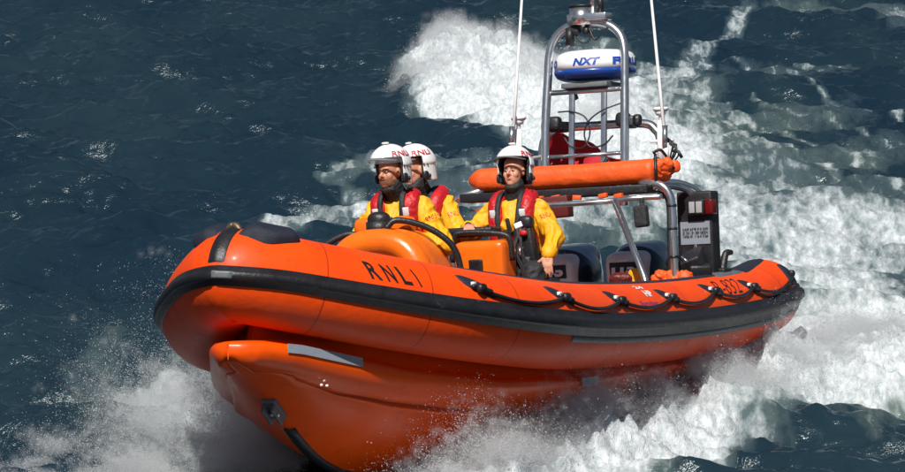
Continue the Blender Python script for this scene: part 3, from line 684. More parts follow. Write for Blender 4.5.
def make_person(label, base, hc, yaw, pitch, sh, hip, armL, armR, knees, feet, faceopt, handL=None, handR=None, group='lifeboat crew in yellow drysuits', tilt=0):
    P = root('person', label, 'person', base, group); b = np.array(base, float); l = lambda p: np.array(p, float)-b
    H = rz(yaw) @ ry(pitch) @ rotm((tilt, 0, 0)); hc = l(hc); hp = lambda p: hc+H@np.array(p, float); hq = lambda p: hc+H@(np.array(p, float)*1.15+np.array([.004, 0, .004]))
    sh = l(sh); hip = l(hip)
    # --- one continuous body
    B = MB()
    B.sell(hp((-.012, 0, .035)), (.098, .076, .098), (1, 1), H, 26, 18)
    B.sell(hp((.022, 0, -.045)), (.062, .058, .072), (.9, .9), H, 20, 14)
    B.sell(hp((.050, 0, -.092)), (.030, .030, .022), (1, 1), H, 14, 10)
    B.cap(hp((.074, 0, .012)), hp((.103, 0, -.022)), .0085, .0125, 10); B.sell(hp((.090, 0, -.028)), (.014, .019, .009), (1, 1), H, 12, 8)
    B.sell(hp((.068, 0, .024)), (.020, .050, .012), (1, 1), H, 16, 10)
    for sy in (-1, 1):
        B.sell(hp((.052, sy*.037, -.028)), (.028, .024, .030), (1, 1), H, 12, 8); B.sell(hp((-.005, sy*.078, -.005)), (.020, .010, .030), (1, 1), H, 12, 8)
    B.sell(hp((.071, 0, -.060)), (.015, .028, .010), (1, 1), H, 14, 8)
    nk = sh+np.array([0, 0, .05]); B.cap(hp((-.02, 0, -.07)), nk, .052, .062, 16)
    mid = sh*.45+hip*.55+np.array([-.02, 0, 0])
    B.sell(sh-[0, 0, .08], (.10, .155, .15), (.9, .8)); B.cap(sh-[0, 0, .1], hip, .115, .12, 18); B.sell(hip, (.12, .15, .11), (.9, .8))
    AR = {}
    for sy, arm in ((1, armL), (-1, armR)):
        s0 = sh+np.array([0, sy*.165, -.015]); e, w = l(arm[0]), l(arm[1]); AR[sy] = (s0, e, w)
        B.cap(s0, e, .048, .040); B.cap(e, w, .040, .026)
    for sy in (1, -1):
        k, f = l(knees[0 if sy > 0 else 1]), l(feet[0 if sy > 0 else 1]); h0 = hip+np.array([0, sy*.09, -.02])
        B.cap(h0, k, .082, .055); B.cap(k, f, .055, .036); B.sell(f+np.array([.07, 0, -.03]), (.12, .045, .035), (.8, .8))
    for sy, hd in ((1, handL), (-1, handR)):
        if hd: hand_prims(B, AR[sy][2], *hd)
    body = B.blob('body', 'skin', P, .0058, 2)
    # --- face details
    for sy in (-1, 1):
        E_ = MB(); E_.sell(hp((.0745, sy*.030, .002)), (.010, .0125, .0048), (1, 1), H, 14, 10); e = E_.build('eye', 'eye', body)
        E_ = MB(); E_.sell(hp((.0835, sy*.030, .002)), (.003, .005, .0048), (1, 1), H, 10, 8); E_.build('iris', 'iris', body)
        E_ = MB(); E_.cap(hp((.087, sy*.014, .021)), hp((.074, sy*.048, .023)), .003, .002, 8); E_.build('eyebrow', 'hair', body)
    E_ = MB(); E_.sell(hp((.0835, 0, -.0585)), (.0045, .020, .0035), (1, 1), H); E_.sell(hp((.0825, 0, -.066)), (.0045, .016, .004), (1, 1), H); E_.blob('lips', 'lip', body, .002, 1)
    if faceopt == 'beard':
        E_ = MB(); E_.sell(hp((.030, 0, -.070)), (.060, .0585, .048), (.9, .9), H); E_.sell(hp((.055, 0, -.096)), (.033, .034, .024), (1, 1), H)
        E_.cap(hp((.091, -.018, -.049)), hp((.091, .018, -.049)), .005, .005, 8)
        E_.blob('beard', 'beard', body, .004, 1, .002, 90)
    # --- drysuit jacket (yellow) and trousers
    J = MB()
    J.sell(sh-np.array([0.0, 0, .06]), (.130, .190, .13), (.8, .75)); J.cap(sh-[0, 0, .1], hip+[0, 0, .16], .155, .15, 20, 1.0); J.cap(sh-np.array([0, .05, .12]), hip+np.array([0, -.05, .16]), .15, .14); J.cap(sh-np.array([0, -.05, .12]), hip+np.array([0, .05, .16]), .15, .14)
    for sy in (1, -1):
        s0, e, w = AR[sy]; cf = w+(e-w)*.18
        J.cap(s0+[0, sy*.01, 0], e, .076, .063, 16); J.cap(e, cf, .064, .050, 16)
    jk = J.blob('drysuit_jacket', 'yellow', P, .008, 2, .017, 13, (1, 1, .55))
    for sy in (1, -1):
        s0, e, w = AR[sy]; C_ = MB(); a = w+(e-w)*.17; C_.cap(w+(e-w)*.27, w+(e-w)*.11, .062, .054); C_.blob('sleeve_band', 'yellow', jk, .007, 2)
        C_ = MB(); C_.cap(w+(e-w)*.16, w+(e-w)*.02, .043, .034); C_.blob('wrist_seal', 'blkcloth', jk, .006, 2, .003, 25)
    T_ = MB(); T_.sell(hip+[0, 0, .03], (.150, .185, .17), (.8, .8))
    for sy in (1, -1):
        k, f = l(knees[0 if sy > 0 else 1]), l(feet[0 if sy > 0 else 1]); h0 = hip+np.array([0, sy*.09, -.02])
        T_.cap(h0, k, .108, .080); T_.cap(k, f, .080, .060); T_.sell(f+np.array([.07, 0, -.03]), (.14, .058, .05), (.7, .7))
    T_.blob('drysuit_trousers', 'blkcloth', P, .011, 2, .015, 11)
    C_ = MB(); C_.cap(nk-[0, 0, .02], hp((-.008, 0, -.100)), .088, .070, 20); C_.sell(hp((.012, 0, -.125)), (.070, .060, .030), (1, 1), H); C_.blob('neck_gaiter', 'blkcloth', P, .008, 3, .006, 22)
    # --- lifejacket: collar + two front lobes + webbing
    up = _unit(sh-hip); V_ = MB(); yk = sh+np.array([-.02, 0, .03])
    fr = lambda x, y, z: sh+np.array([x, y, 0])+up*z
    for sy in (1, -1):
        pts = [fr(-.10, sy*.05, .055), fr(-.04, sy*.105, .075), fr(.07, sy*.120, .02), fr(.130, sy*.112, -.10), fr(.150, sy*.110, -.24), fr(.140, sy*.105, -.36)]
        pts = catmull(pts, 5)
        for i in range(len(pts)-1): V_.cap(pts[i], pts[i+1], .068, .068, 10)
    V_.cap(fr(-.11, -.06, .055), fr(-.11, .06, .055), .045, .045)
    V_.sell(fr(.150, .10, -.27), (.07, .095, .125), (.8, .8)); V_.sell(fr(.13, -.085, -.27), (.06, .07, .12), (.8, .8))
    lj = V_.blob('lifejacket', 'red', P, .008, 4, .004, 18)
    for sy in (1, -1):
        W = MB(); pts = catmull([fr(-.09, sy*.045, .108), fr(-.02, sy*.075, .128), fr(.09, sy*.085, .085), fr(.186, sy*.085, -.06), fr(.225, sy*.065, -.22), fr(.215, sy*.05, -.36)], 6)
        W.tube(pts, .021, 8, 0, .45) ; W.build('webbing_strap', 'blkcloth', lj)
        W = MB(); W.box(fr(.182, sy*.118, -.05), (.008, .022, .03), (0, 20, 10*sy), .004); W.build('reflective_patch', 'white', lj)
    W = MB(); W.cap(fr(.19, -.12, -.33), fr(.19, .14, -.33), .03, .03, 10, .4); W.box(fr(.225, 0, -.33), (.01, .035, .025), None, .005); W.cap(fr(.2, .0, -.10), fr(.2, .01, -.2), .016, .016); W.cap(fr(.195, -.10, -.19), fr(.195, .10, -.19), .02, .02, 10, .4); W.build('waist_belt', 'blkcloth', lj)
    # --- helmet
    def shell(r, th0, opening=True, low=-.115):
        V = []; F = []; nu, nv = 56, 34; keep = set()
        for i in range(nv+1):
            v = pi/2-(pi/2+1.05)*i/nv
            for j in range(nu):
                u = 2*pi*j/nu; cx_, cy_, cz_ = cos(v)*cos(u), cos(v)*sin(u), sin(v)
                flare = 1+.07*max(0, -cz_)
                z = r[2]*(cz_ if cz_ > 0 else cz_*.96)
                V.append(np.array([r[0]*(cx_ if cz_ > 0 else np.sign(cx_)*abs(cx_)/max(cos(v), .5)*.94), r[1]*(cy_ if cz_ > 0 else cy_/max(cos(v), .5)*.94), z]))
        for i in range(nv):
            for j in range(nu):
                a = i*nu+j; c = (V[a]+V[i*nu+(j+1) % nu]+V[a+nu])/3
                face = c[0] > .018 and c[2] < .057 and opening
                if c[0] > -.02 and c[2] < -.10 and opening: face = True
                if not face and c[2] > low: F.append((a, i*nu+(j+1) % nu, (i+1)*nu+(j+1) % nu, a+nu))
        used = sorted({k for f in F for k in f}); mp = {k: n for n, k in enumerate(used)}
        return [hq(V[k]+np.array([-.012, 0, .03])) for k in used], [tuple(mp[k] for k in f) for f in F]
    V, F = shell((.142, .118, .132), 0); hm = mesh('helmet', V, F, 'white', P)
    m_ = hm.modifiers.new('s', 'SOLIDIFY'); m_.thickness = .008; m_.offset = 1
    m_ = hm.modifiers.new('u', 'SUBSURF'); m_.levels = 1; m_.render_levels = 1
    V, F = shell((.136, .112, .126), 0, True, -.122); ln = mesh('helmet_liner', V, F, 'blkcloth', hm); m_ = ln.modifiers.new('s', 'SOLIDIFY'); m_.thickness = .016; m_.offset = -1
    W = MB(); 
    rim = [hq((.132*math.sqrt(max(0, 1-(y/.122)**2)), y, .079-.012*(abs(y)/.1)**2)) for y in np.linspace(-.112, .112, 20)]
    W.tube(rim, .007, 8, 3); W.build('helmet_rim', 'grey', hm)
    for sy in (1, -1):
        W = MB(); W.sell(hq((-.012, sy*.115, -.045)), (.026, .014, .034), (.8, .8), H, 18, 12); W.sell(hq((-.03, sy*.128, -.05)), (.012, .012, .016), (.8, .8), H, 12, 8); W.build('ear_cup', 'black', hm)
        for dx, dz in ((-.028, .025), (.0, .03), (.0, -.098)): W = MB(); W.sell(hq((dx, sy*.124, dz)), (.0065, .006, .0065), (1, 1), H, 10, 6); W.build('stud', 'black', hm)
    def hel(u, v, a0=54, a1=118, e0=25, e1=41):
        a = np.radians(a0+(a1-a0)*u); e = np.radians(e0+(e1-e0)*v)
        Q = np.stack([.1525*np.cos(e)*np.cos(a)-.012, .1285*np.cos(e)*np.sin(a), .142*np.sin(e)+.03], 1)
        return hc+(Q*1.15+np.array([.004, 0, .004]))@H.T
    text_on('lettering', 'RNLI', hel, 'redtext', hm, .018)
    text_on('lettering', 'RNLI', lambda u, v: hel(u, v, -118, -54), 'redtext', hm, .018)
    if faceopt == 'beard':
        V = []; F = []; n1, n2 = 22, 8
        for j in range(n2+1):
            for i in range(n1+1):
                a = radians(-75+150*i/n1); e = radians(6+40*j/n2); V.append(hq((.188*cos(e)*cos(a)-.01, .150*cos(e)*sin(a), .150*sin(e)+.035)))
        for j in range(n2):
            for i in range(n1): a = j*(n1+1)+i; F.append((a, a+1, a+n1+2, a+n1+1))
        vs = mesh('visor', V, F, 'visor', hm); m_ = vs.modifiers.new('s', 'SOLIDIFY'); m_.thickness = .002
    W = MB(); W.sell(hq((.02, .0, .175)), (.02, .03, .008), (.8, .8), H, 14, 8); W.build('helmet_clip', 'white', hm)
    return P, l, sh, hip, jk, lj, fr, AR
def sleeve_text(jk, AR, side, txt='RNLI', t=.35, ang=0):
    s0, e, w = AR[side]; d = _unit(e-s0); out = np.array([.75, side*.65, 0]); out = _unit(out-d*(out@d)); c = np.cross(d, out)
    from mathutils.bvhtree import BVHTree
    bt = BVHTree.FromPolygons([v.co[:] for v in jk.data.vertices], [p_.vertices[:] for p_ in jk.data.polygons])
    def f(u, v):
        Q = g(u, v); R_ = []
        for q in Q:
            ax = s0+d*((q-s0)@d); dr = _unit(ax-q); h = bt.ray_cast(Vector(q-dr*.05), Vector(dr), .2); R_.append(np.array(h[0])-dr*.003 if h[0] is not None else q)
        return np.array(R_)
    def g(u, v):
        a = (u-.5)*1.0*side; p = s0+(e-s0)*t
        return p+np.outer(np.cos(a)*.103, out)+np.outer(np.sin(a)*.103, c if c[1] > 0 else -c)+np.outer((1-v)*.042, d)
    text_on('lettering', txt, f, 'redtext', jk, .0)
# helmsman
r1 = make_person('bearded person in white helmet and clear visor steering behind the forward orange console', (4.45, -.04, .36), (4.86, -.04, 1.145), -17, 4,
    (4.72, -.04, .90), (4.46, -.03, .46), ((4.80, .34, .60), (4.86, .16, .66)), ((4.83, -.36, .62), (4.88, -.2, .68)),
    ((4.86, .24, .40), (4.86, -.30, .40)), ((4.86, .20, -.0), (4.86, -.28, -.0)), 'beard', ((.6, -.3, .3), (0, .3, 1), -1, 60), ((.6, .3, .3), (0, -.3, 1), 1, 60))
sleeve_text(r1[4], r1[7], 1)
# crew on the starboard seat, behind the helmsman
r2 = make_person('person half hidden behind the bearded helmsman, only helmet and yellow shoulder showing', (3.45, -.50, .36), (3.55, -.45, 1.215), -32, 6,
    (3.40, -.44, .96), (3.35, -.50, .46), ((3.52, -.10, .66), (3.80, -.20, .66)), ((3.55, -.78, .66), (3.8, -.62, .66)),
    ((3.80, -.36, .42), (3.80, -.66, .42)), ((3.80, -.34, .0), (3.80, -.64, .0)), 'plain', ((1, 0, 0), (0, 0, 1), -1, 50), ((1, 0, 0), (0, 0, 1), 1, 50))
sleeve_text(r2[4], r2[7], 1)
# crew on the port seat
r3 = make_person('person in white helmet and red lifejacket sitting upright with one bare hand on the knee', (3.35, .30, .36), (3.46, .32, 1.165), -4, -4,
    (3.40, .30, .90), (3.28, .30, .44), ((3.46, .635, .66), (3.62, .63, .525)), ((3.52, -.06, .68), (3.80, .08, .765)),
    ((3.74, .56, .40), (3.70, .20, .42)), ((3.70, .56, .0), (3.68, .22, .0)), 'plain', ((.25, .05, -.9), (1, .3, .2), 1, 18), ((.9, .45, -.1), (.2, 0, 1), -1, 35), tilt=0)
sleeve_text(r3[4], r3[7], 1)
P3, l3, sh3, hip3, jk3, lj3, fr3, AR3 = r3
text_on('lettering', 'RNLI', lambda u, v: fr3(.205, .0, -.20)+np.outer(np.ones_like(u), [0, 0, 0])+np.outer(u, [.012, .09, -.035])+np.outer(v, [-.01, .012, .03])+[.012, .06, .03], 'whtext', lj3, .03)
text_on('lettering', '3', lambda u, v: fr3(.150, -.15, -.03)+np.outer(u, [.0, .04, 0])+np.outer(v, [-.03, 0, .055]), 'whtext', lj3, .03)
text_on('lettering', 'B', lambda u, v: fr3(.150, .115, -.03)+np.outer(u, [.0, .04, 0])+np.outer(v, [-.03, 0, .055]), 'whtext', lj3, .03)
# ================================================================== THE SEA
def fftfield(n, spec, seed):
    r = np.random.default_rng(seed); k = np.fft.fftfreq(n)*n; kx_, ky_ = np.meshgrid(k, k, indexing='ij')
    A = spec(kx_, ky_)*np.exp(1j*r.uniform(0, 2*pi, (n, n))); f = np.fft.ifft2(A).real; return f/f.std()
def ft(kx_, ky_, beta):
    k = np.hypot(kx_, ky_); k[0, 0] = 1; a = k**(-beta); a[0, 0] = 0; return a
def sample(f, x, y, size):
    n = f.shape[0]; u = np.mod(x/size, 1)*n; v = np.mod(y/size, 1)*n; i = np.floor(u).astype(int); j = np.floor(v).astype(int); a = u-i; b = v-j
    i %= n; j %= n; i1 = (i+1) % n; j1 = (j+1) % n
    return f[i, j]*(1-a)*(1-b)+f[i1, j]*a*(1-b)+f[i, j1]*(1-a)*b+f[i1, j1]*a*b
TILE = 26.0; NF = 1024
def wspec(kx_, ky_):
    k = np.hypot(kx_, ky_); k[0, 0] = 1; lam = TILE/k
    a = k**-1.74*np.exp(-(lam/4.4)**2)*np.exp(-(.07/lam)**2)
    c = np.abs(ky_*.94+kx_*.34)/k; a = a*(.25+c**2); a[0, 0] = 0; return a
WAVE = fftfield(NF, wspec, 3)
RIP = fftfield(512, lambda a, b: ft(a, b, 1.5)*(np.hypot(a, b) > 5)*(.35+(np.abs(b)/np.maximum(np.hypot(a, b), 1))**2), 8)
FB = fftfield(512, lambda a, b: ft(a, b, 1.75), 21)
FB2 = fftfield(512, lambda a, b: ft(a, b, 1.35)*(np.hypot(a, b) > 3), 22)
def seg_d(x, y, pts, asp=.2):
    """distance (m, y squeezed) and position along a polyline"""
    best = np.full(x.shape, 1e9); par = np.zeros(x.shape); rad = np.zeros(x.shape)
    n = len(pts)-1
    for i in range(n):
        ax, ay, ar = pts[i]; bx2, by2, br = pts[i+1]; ay2 = ay*asp; by3 = by2*asp
        dx, dy = bx2-ax, by3-ay2; t = np.clip(((x-ax)*dx+(y*asp-ay2)*dy)/(dx*dx+dy*dy+1e-9), 0, 1)
        d = np.hypot(x-ax-t*dx, y*asp-ay2-t*dy); r = ar+(br-ar)*t; q = d/r
        m = q < best; best = np.where(m, q, best); par = np.where(m, (i+t)/n, par)
    return best, par
def W(lst):
    out = []
    for px, py, r in lst:
        p = sea_at(px, py); out.append((p[0], p[1], r*np.linalg.norm(p-CAMW)/FOC))
    return out
ss_ = lambda q, a, b: (lambda t: t*t*(3-2*t))(np.clip((q-a)/(b-a), 0, 1))
# (foam strength, soft edge, track)
TRACKS = [
 (1.5, W([(440, 82, 30), (480, 78, 40), (530, 84, 44), (590, 115, 48), (650, 165, 48)])),
 (1.3, W([(445, 92, 22), (505, 110, 26), (570, 138, 30)])),
 (.60, W([(600, 60, 24), (670, 95, 34), (730, 160, 48), (800, 215, 60), (880, 240, 60)])),
 (.85, W([(640, 150, 45), (700, 205, 52), (760, 250, 60), (830, 285, 62)])),
 (.84, W([(780, 240, 40), (850, 235, 46), (905, 240, 50), (960, 245, 50)])),
 (1.05, W([(560, 90, 34), (630, 110, 40), (690, 160, 40)])),
 (.62, W([(600, 128, 22), (665, 95, 18), (700, 60, 10), (728, 28, 8), (745, 8, 8)])),
 (.33, W([(700, 130, 16), (780, 118, 22), (860, 110, 16)])),
 (.30, W([(690, 78, 16), (760, 80, 20), (850, 70, 12)])),
 (.46, W([(700, 10, 7), (790, 12, 10), (905, 22, 10)])),
 (.36, W([(740, 190, 18), (830, 165, 18), (905, 140, 20)])),
 (.62, W([(330, 185, 9), (440, 180, 14), (470, 165, 14)])),
 (.70, W([(285, 228, 10), (330, 222, 12), (380, 215, 12), (470, 200, 20), (560, 205, 24), (640, 230, 24)])),
 (.50, W([(320, 186, 5), (350, 194, 7), (372, 206, 7)])),
 (1.6, W([(940, 345, 38), (830, 368, 38), (740, 396, 33), (640, 432, 31), (540, 484, 34), (440, 540, 36), (360, 600, 30)])),
 (1.2, W([(905, 345, 38), (830, 345, 40)])),
 (.60, W([(800, 300, 26), (860, 300, 26), (905, 300, 20)])),
 (.80, W([(250, 425, 44), (215, 410, 40), (165, 385, 24)])),
 (.30, W([(160, 420, 34), (110, 390, 26), (90, 360, 16)])),
 (.60, W([(690, 95, 2.5), (760, 120, 3.5), (850, 165, 4)])), (.58, W([(700, 58, 2.5), (790, 85, 3), (905, 122, 3)])), (.60, W([(715, 138, 3), (800, 170, 4), (905, 197, 5)])),
 (.62, W([(650, 78, 4), (720, 112, 5), (790, 165, 6)])), (.55, W([(740, 100, 2.5), (830, 120, 3), (905, 150, 3)])), (.55, W([(770, 60, 2), (850, 72, 2.5), (905, 90, 3)])),
]
def foam_density(x, y):
    F = np.zeros(x.shape)
    wx = x+.09*sample(FB, x+3, y*.4, 3.1); wy = y+.35*sample(FB, x+9, y*.4+5, 3.7)
    for st, tr in TRACKS:
        q, t = seg_d(wx, wy, tr); F = np.maximum(F, st*(1-ss_(q, .35, 1.65)))
    return F
CREST = W([(416, 88, 13), (450, 82, 26), (500, 80, 34), (560, 96, 36), (620, 130, 36)])
PORTB = W([(900, 356, 31), (780, 387, 28), (660, 424, 26), (560, 478, 26), (470, 535, 26), (390, 600, 22)])
SWELL = W([(640, 75, 26), (740, 45, 30), (905, 60, 30)])
STBW = W([(640, 145, 40), (760, 110, 40), (905, 105, 50)])
def height(x, y, foam=None):
    h = .082*sample(WAVE, x, y, TILE)+.008*sample(WAVE, x*1.0+7, y*1.0+3, 9.3)
    h += .05*np.sin(y*.62+x*.21+.8)*ss_(y, 2, 12)+.035*np.sin(y*1.31-x*.37+2)*ss_(y, 2, 12)
    wx = x+.10*sample(FB, x+3, y*.5, 3.1)
    q, t = seg_d(wx, y, CREST); m = np.exp(-(q*1.05)**2)*(.30+.75*np.sin(pi*np.clip(t*1.1+.06, 0, 1))**1.2)
    h += .52*m+.10*m*sample(FB, x*.7+2, y*.3, 2.6)
    q2, t2 = seg_d(wx, y, PORTB); m2 = np.exp(-(q2*1.1)**2); h += m2*(.16+.14*t2)*(1+.35*sample(FB, t2*5, t2*0+.3, 1.6))
    q3, t3 = seg_d(x, y, STBW); h += .10*np.exp(-q3**2)
    if foam is None: foam = foam_density(x, y)
    r = np.clip(foam-.30, 0, .9)
    rough = .5*sample(FB2, x, y*.8, 1.7)+.6*sample(FB, x+1, y*.8, 1.3)+.35*np.abs(sample(FB2, x+5, y+2, .62))
    h += r*(.016+.05*np.clip(m+m2*.9, 0, 1))*rough
    return h
def axis(lo, hi, segs):
    out = [lo]
    while out[-1] < hi:
        x = out[-1]; st = next(s for a, b, s in segs if a <= x < b); out.append(x+st)
    return np.array(out)
ax_ = axis(-2600, 2600, [(-3000, -300, 400), (-300, -60, 40), (-60, -14, 4), (-14, -8, .4), (-8, 8.2, .034), (8.2, 14, .4), (14, 60, 4), (60, 300, 40), (300, 3000, 400)])
ay_ = axis(-200, 3200, [(-300, -40, 40), (-40, -10, 3), (-10, -3, .3), (-3, 6, .034), (6, 14, .05), (14, 32, .075), (32, 60, .6), (60, 160, 5), (160, 4000, 150)])
gx, gy = np.meshgrid(ax_, ay_, indexing='ij'); sx_, sy_ = gx.ravel(), gy.ravel()
foam = foam_density(sx_, sy_); hz_ = height(sx_, sy_, foam)
far = 1-ss_(np.hypot(sx_, sy_-12), 30, 120); hz_ *= far*.9+.1
# pull crests together a little (sharper wave tops)
e = .03; gxh = (sample(WAVE, sx_+e, sy_, TILE)-sample(WAVE, sx_-e, sy_, TILE))/(2*e); gyh = (sample(WAVE, sx_, sy_+e, TILE)-sample(WAVE, sx_, sy_-e, TILE))/(2*e)
inn = (np.abs(sx_) < 8) & (sy_ > -3) & (sy_ < 31)
cx2 = np.where(inn, 0*gxh, 0); cy2 = np.where(inn, 0*gyh, 0)
co = np.stack([sx_+cx2, sy_+cy2, hz_], 1).astype(np.float32)
nx_, ny_ = len(ax_), len(ay_)
me = bpy.data.meshes.new('sea'); me.vertices.add(len(co)); me.vertices.foreach_set('co', co.ravel())
i, j = np.meshgrid(np.arange(nx_-1), np.arange(ny_-1), indexing='ij'); a = (i*ny_+j).ravel(); quads = np.stack([a, a+ny_, a+ny_+1, a+1], 1).astype(np.int32)
me.loops.add(quads.size); me.loops.foreach_set('vertex_index', quads.ravel()); me.polygons.add(len(quads)); me.polygons.foreach_set('loop_start', np.arange(0, quads.size, 4, dtype=np.int32)); me.polygons.foreach_set('use_smooth', np.ones(len(quads), bool)); me.update(calc_edges=True)
at = me.attributes.new('foam', 'FLOAT', 'POINT'); at.data.foreach_set('value', foam.astype(np.float32))
sea = link(bpy.data.objects.new('sea', me)); sea['kind'] = 'structure'
m = bpy.data.materials.new('sea_water'); m.use_nodes = True; nt = m.node_tree; b = nt.nodes['Principled BSDF']; out = nt.nodes['Material Output']
geo = N(m, 'ShaderNodeNewGeometry'); fa = N(m, 'ShaderNodeAttribute', attribute_name='foam')
mp = N(m, 'ShaderNodeMapping'); LK(m, geo.outputs['Position'], mp.inputs['Vector']); mp.inputs['Scale'].default_value = (1.25, .36, 1); mp.inputs['Rotation'].default_value = (0, 0, radians(-13))
def noise_(sc, det, ro, dist=0, vec=None):
    n = N(m, 'ShaderNodeTexNoise', Scale=sc, Detail=det, Roughness=ro, Distortion=dist); LK(m, (vec or mp.outputs[0]), n.inputs['Vector']); return n
def math_(op, a, b_=None, clamp=False):
    n = N(m, 'ShaderNodeMath', operation=op); n.use_clamp = clamp
    for k, v in ((0, a), (1, b_)):
        if v is None: continue
        if isinstance(v, (int, float)): n.inputs[k].default_value = v
        else: LK(m, v, n.inputs[k])
    return n.outputs[0]
n1 = noise_(1.7, 7, .62, .8); n2 = noise_(7.5, 6, .68, .5)
mp2 = N(m, 'ShaderNodeMapping'); LK(m, geo.outputs['Position'], mp2.inputs['Vector']); mp2.inputs['Scale'].default_value = (1.2, .34, 1); mp2.inputs['Rotation'].default_value = (0, 0, radians(-13))
wv = N(m, 'ShaderNodeTexNoise', Scale=2.4, Detail=3.0); LK(m, mp2.outputs[0], wv.inputs['Vector'])
va = N(m, 'ShaderNodeVectorMath', operation='MULTIPLY_ADD'); LK(m, wv.outputs['Color'], va.inputs[0]); va.inputs[1].default_value = (.35, .35, .35); LK(m, mp2.outputs[0], va.inputs[2])
vo = N(m, 'ShaderNodeTexVoronoi', feature='DISTANCE_TO_EDGE', Scale=5.5); LK(m, va.outputs[0], vo.inputs['Vector'])
lace = math_('MULTIPLY', math_('SUBTRACT', .11, vo.outputs['Distance']), 2.6)
nn1 = math_('ADD', math_('MULTIPLY', math_('SUBTRACT', n1.outputs[0], .5), 2.3), math_('MULTIPLY', math_('SUBTRACT', n2.outputs[0], .5), 1.5))
tot = math_('ADD', math_('ADD', fa.outputs['Fac'], math_('MULTIPLY', nn1, .62)), math_('MULTIPLY', lace, .22))
mask = math_('MULTIPLY', math_('MULTIPLY', math_('SUBTRACT', tot, .50), 1.7, True), math_('MULTIPLY', fa.outputs['Fac'], 4.0, True), True)
aer = math_('MULTIPLY', math_('SUBTRACT', math_('ADD', fa.outputs['Fac'], math_('MULTIPLY', nn1, .3)), .12), .8, True)
deep = N(m, 'ShaderNodeMix', data_type='RGBA'); deep.inputs['A'].default_value = (.009, .022, .034, 1); deep.inputs['B'].default_value = (.16, .215, .22, 1); LK(m, aer, deep.inputs['Factor'])
big = noise_(.35, 3, .5); tint = N(m, 'ShaderNodeMix', data_type='RGBA', blend_type='MULTIPLY'); tint.inputs['Factor'].default_value = 1
rr_ = N(m, 'ShaderNodeValToRGB'); rr_.color_ramp.elements[0].position = .35; rr_.color_ramp.elements[0].color = (.7, .8, .9, 1); rr_.color_ramp.elements[1].position = .65; rr_.color_ramp.elements[1].color = (1.3, 1.25, 1.1, 1)
LK(m, big.outputs[0], rr_.inputs[0]); LK(m, deep.outputs['Result'], tint.inputs['A']); LK(m, rr_.outputs[0], tint.inputs['B'])
LK(m, tint.outputs['Result'], b.inputs['Base Color']); b.inputs['Roughness'].default_value = .2; b.inputs['IOR'].default_value = 1.333; b.inputs['Specular Tint'].default_value = (.9, .97, 1, 1)
mpb = N(m, 'ShaderNodeMapping'); LK(m, geo.outputs['Position'], mpb.inputs['Vector']); mpb.inputs['Scale'].default_value = (.8, 1, 1)
b1 = noise_(3.6, 5, .58, .4, mpb.outputs[0]); b2 = noise_(13, 4, .6, .6, mpb.outputs[0]); b3 = noise_(40, 3, .55, 0, mpb.outputs[0])
slick = noise_(.55, 3, .55, .6, mpb.outputs[0]); slk = math_('ADD', math_('MULTIPLY', math_('SUBTRACT', slick.outputs[0], .38), 3.2, True), .25)
hh = math_('ADD', math_('ADD', math_('MULTIPLY', b1.outputs[0], .060), math_('MULTIPLY', b2.outputs[0], .014)), math_('MULTIPLY', b3.outputs[0], .006))
hh = math_('MULTIPLY', hh, slk)
bp = N(m, 'ShaderNodeBump', Strength=1.0, Distance=1.0); LK(m, hh, bp.inputs['Height']); LK(m, bp.outputs[0], b.inputs['Normal'])
fo = N(m, 'ShaderNodeBsdfPrincipled'); fo.inputs['Roughness'].default_value = .9; fo.inputs['Base Color'].default_value = (.80, .83, .85, 1); fo.inputs['Specular IOR Level'].default_value = .2
f3 = noise_(16, 7, .72, .5); f4 = noise_(80, 4, .6); fh = math_('ADD', math_('MULTIPLY', f3.outputs[0], .03), math_('MULTIPLY', f4.outputs[0], .014))
fb = N(m, 'ShaderNodeBump', Strength=.9, Distance=1.0); LK(m, fh, fb.inputs['Height']); LK(m, fb.outputs[0], fo.inputs['Normal'])
fc = N(m, 'ShaderNodeMix', data_type='RGBA'); fc.inputs['A'].default_value = (.40, .46, .49, 1); fc.inputs['B'].default_value = (.74, .77, .79, 1); LK(m, math_('MULTIPLY', math_('SUBTRACT', f3.outputs[0], .36), 3.5, True), fc.inputs['Factor']); LK(m, fc.outputs['Result'], fo.inputs['Base Color'])
ms_ = N(m, 'ShaderNodeMixShader'); LK(m, mask, ms_.inputs[0]); LK(m, b.outputs[0], ms_.inputs[1]); LK(m, fo.outputs[0], ms_.inputs[2]); LK(m, ms_.outputs[0], out.inputs['Surface'])
me.materials.append(m)
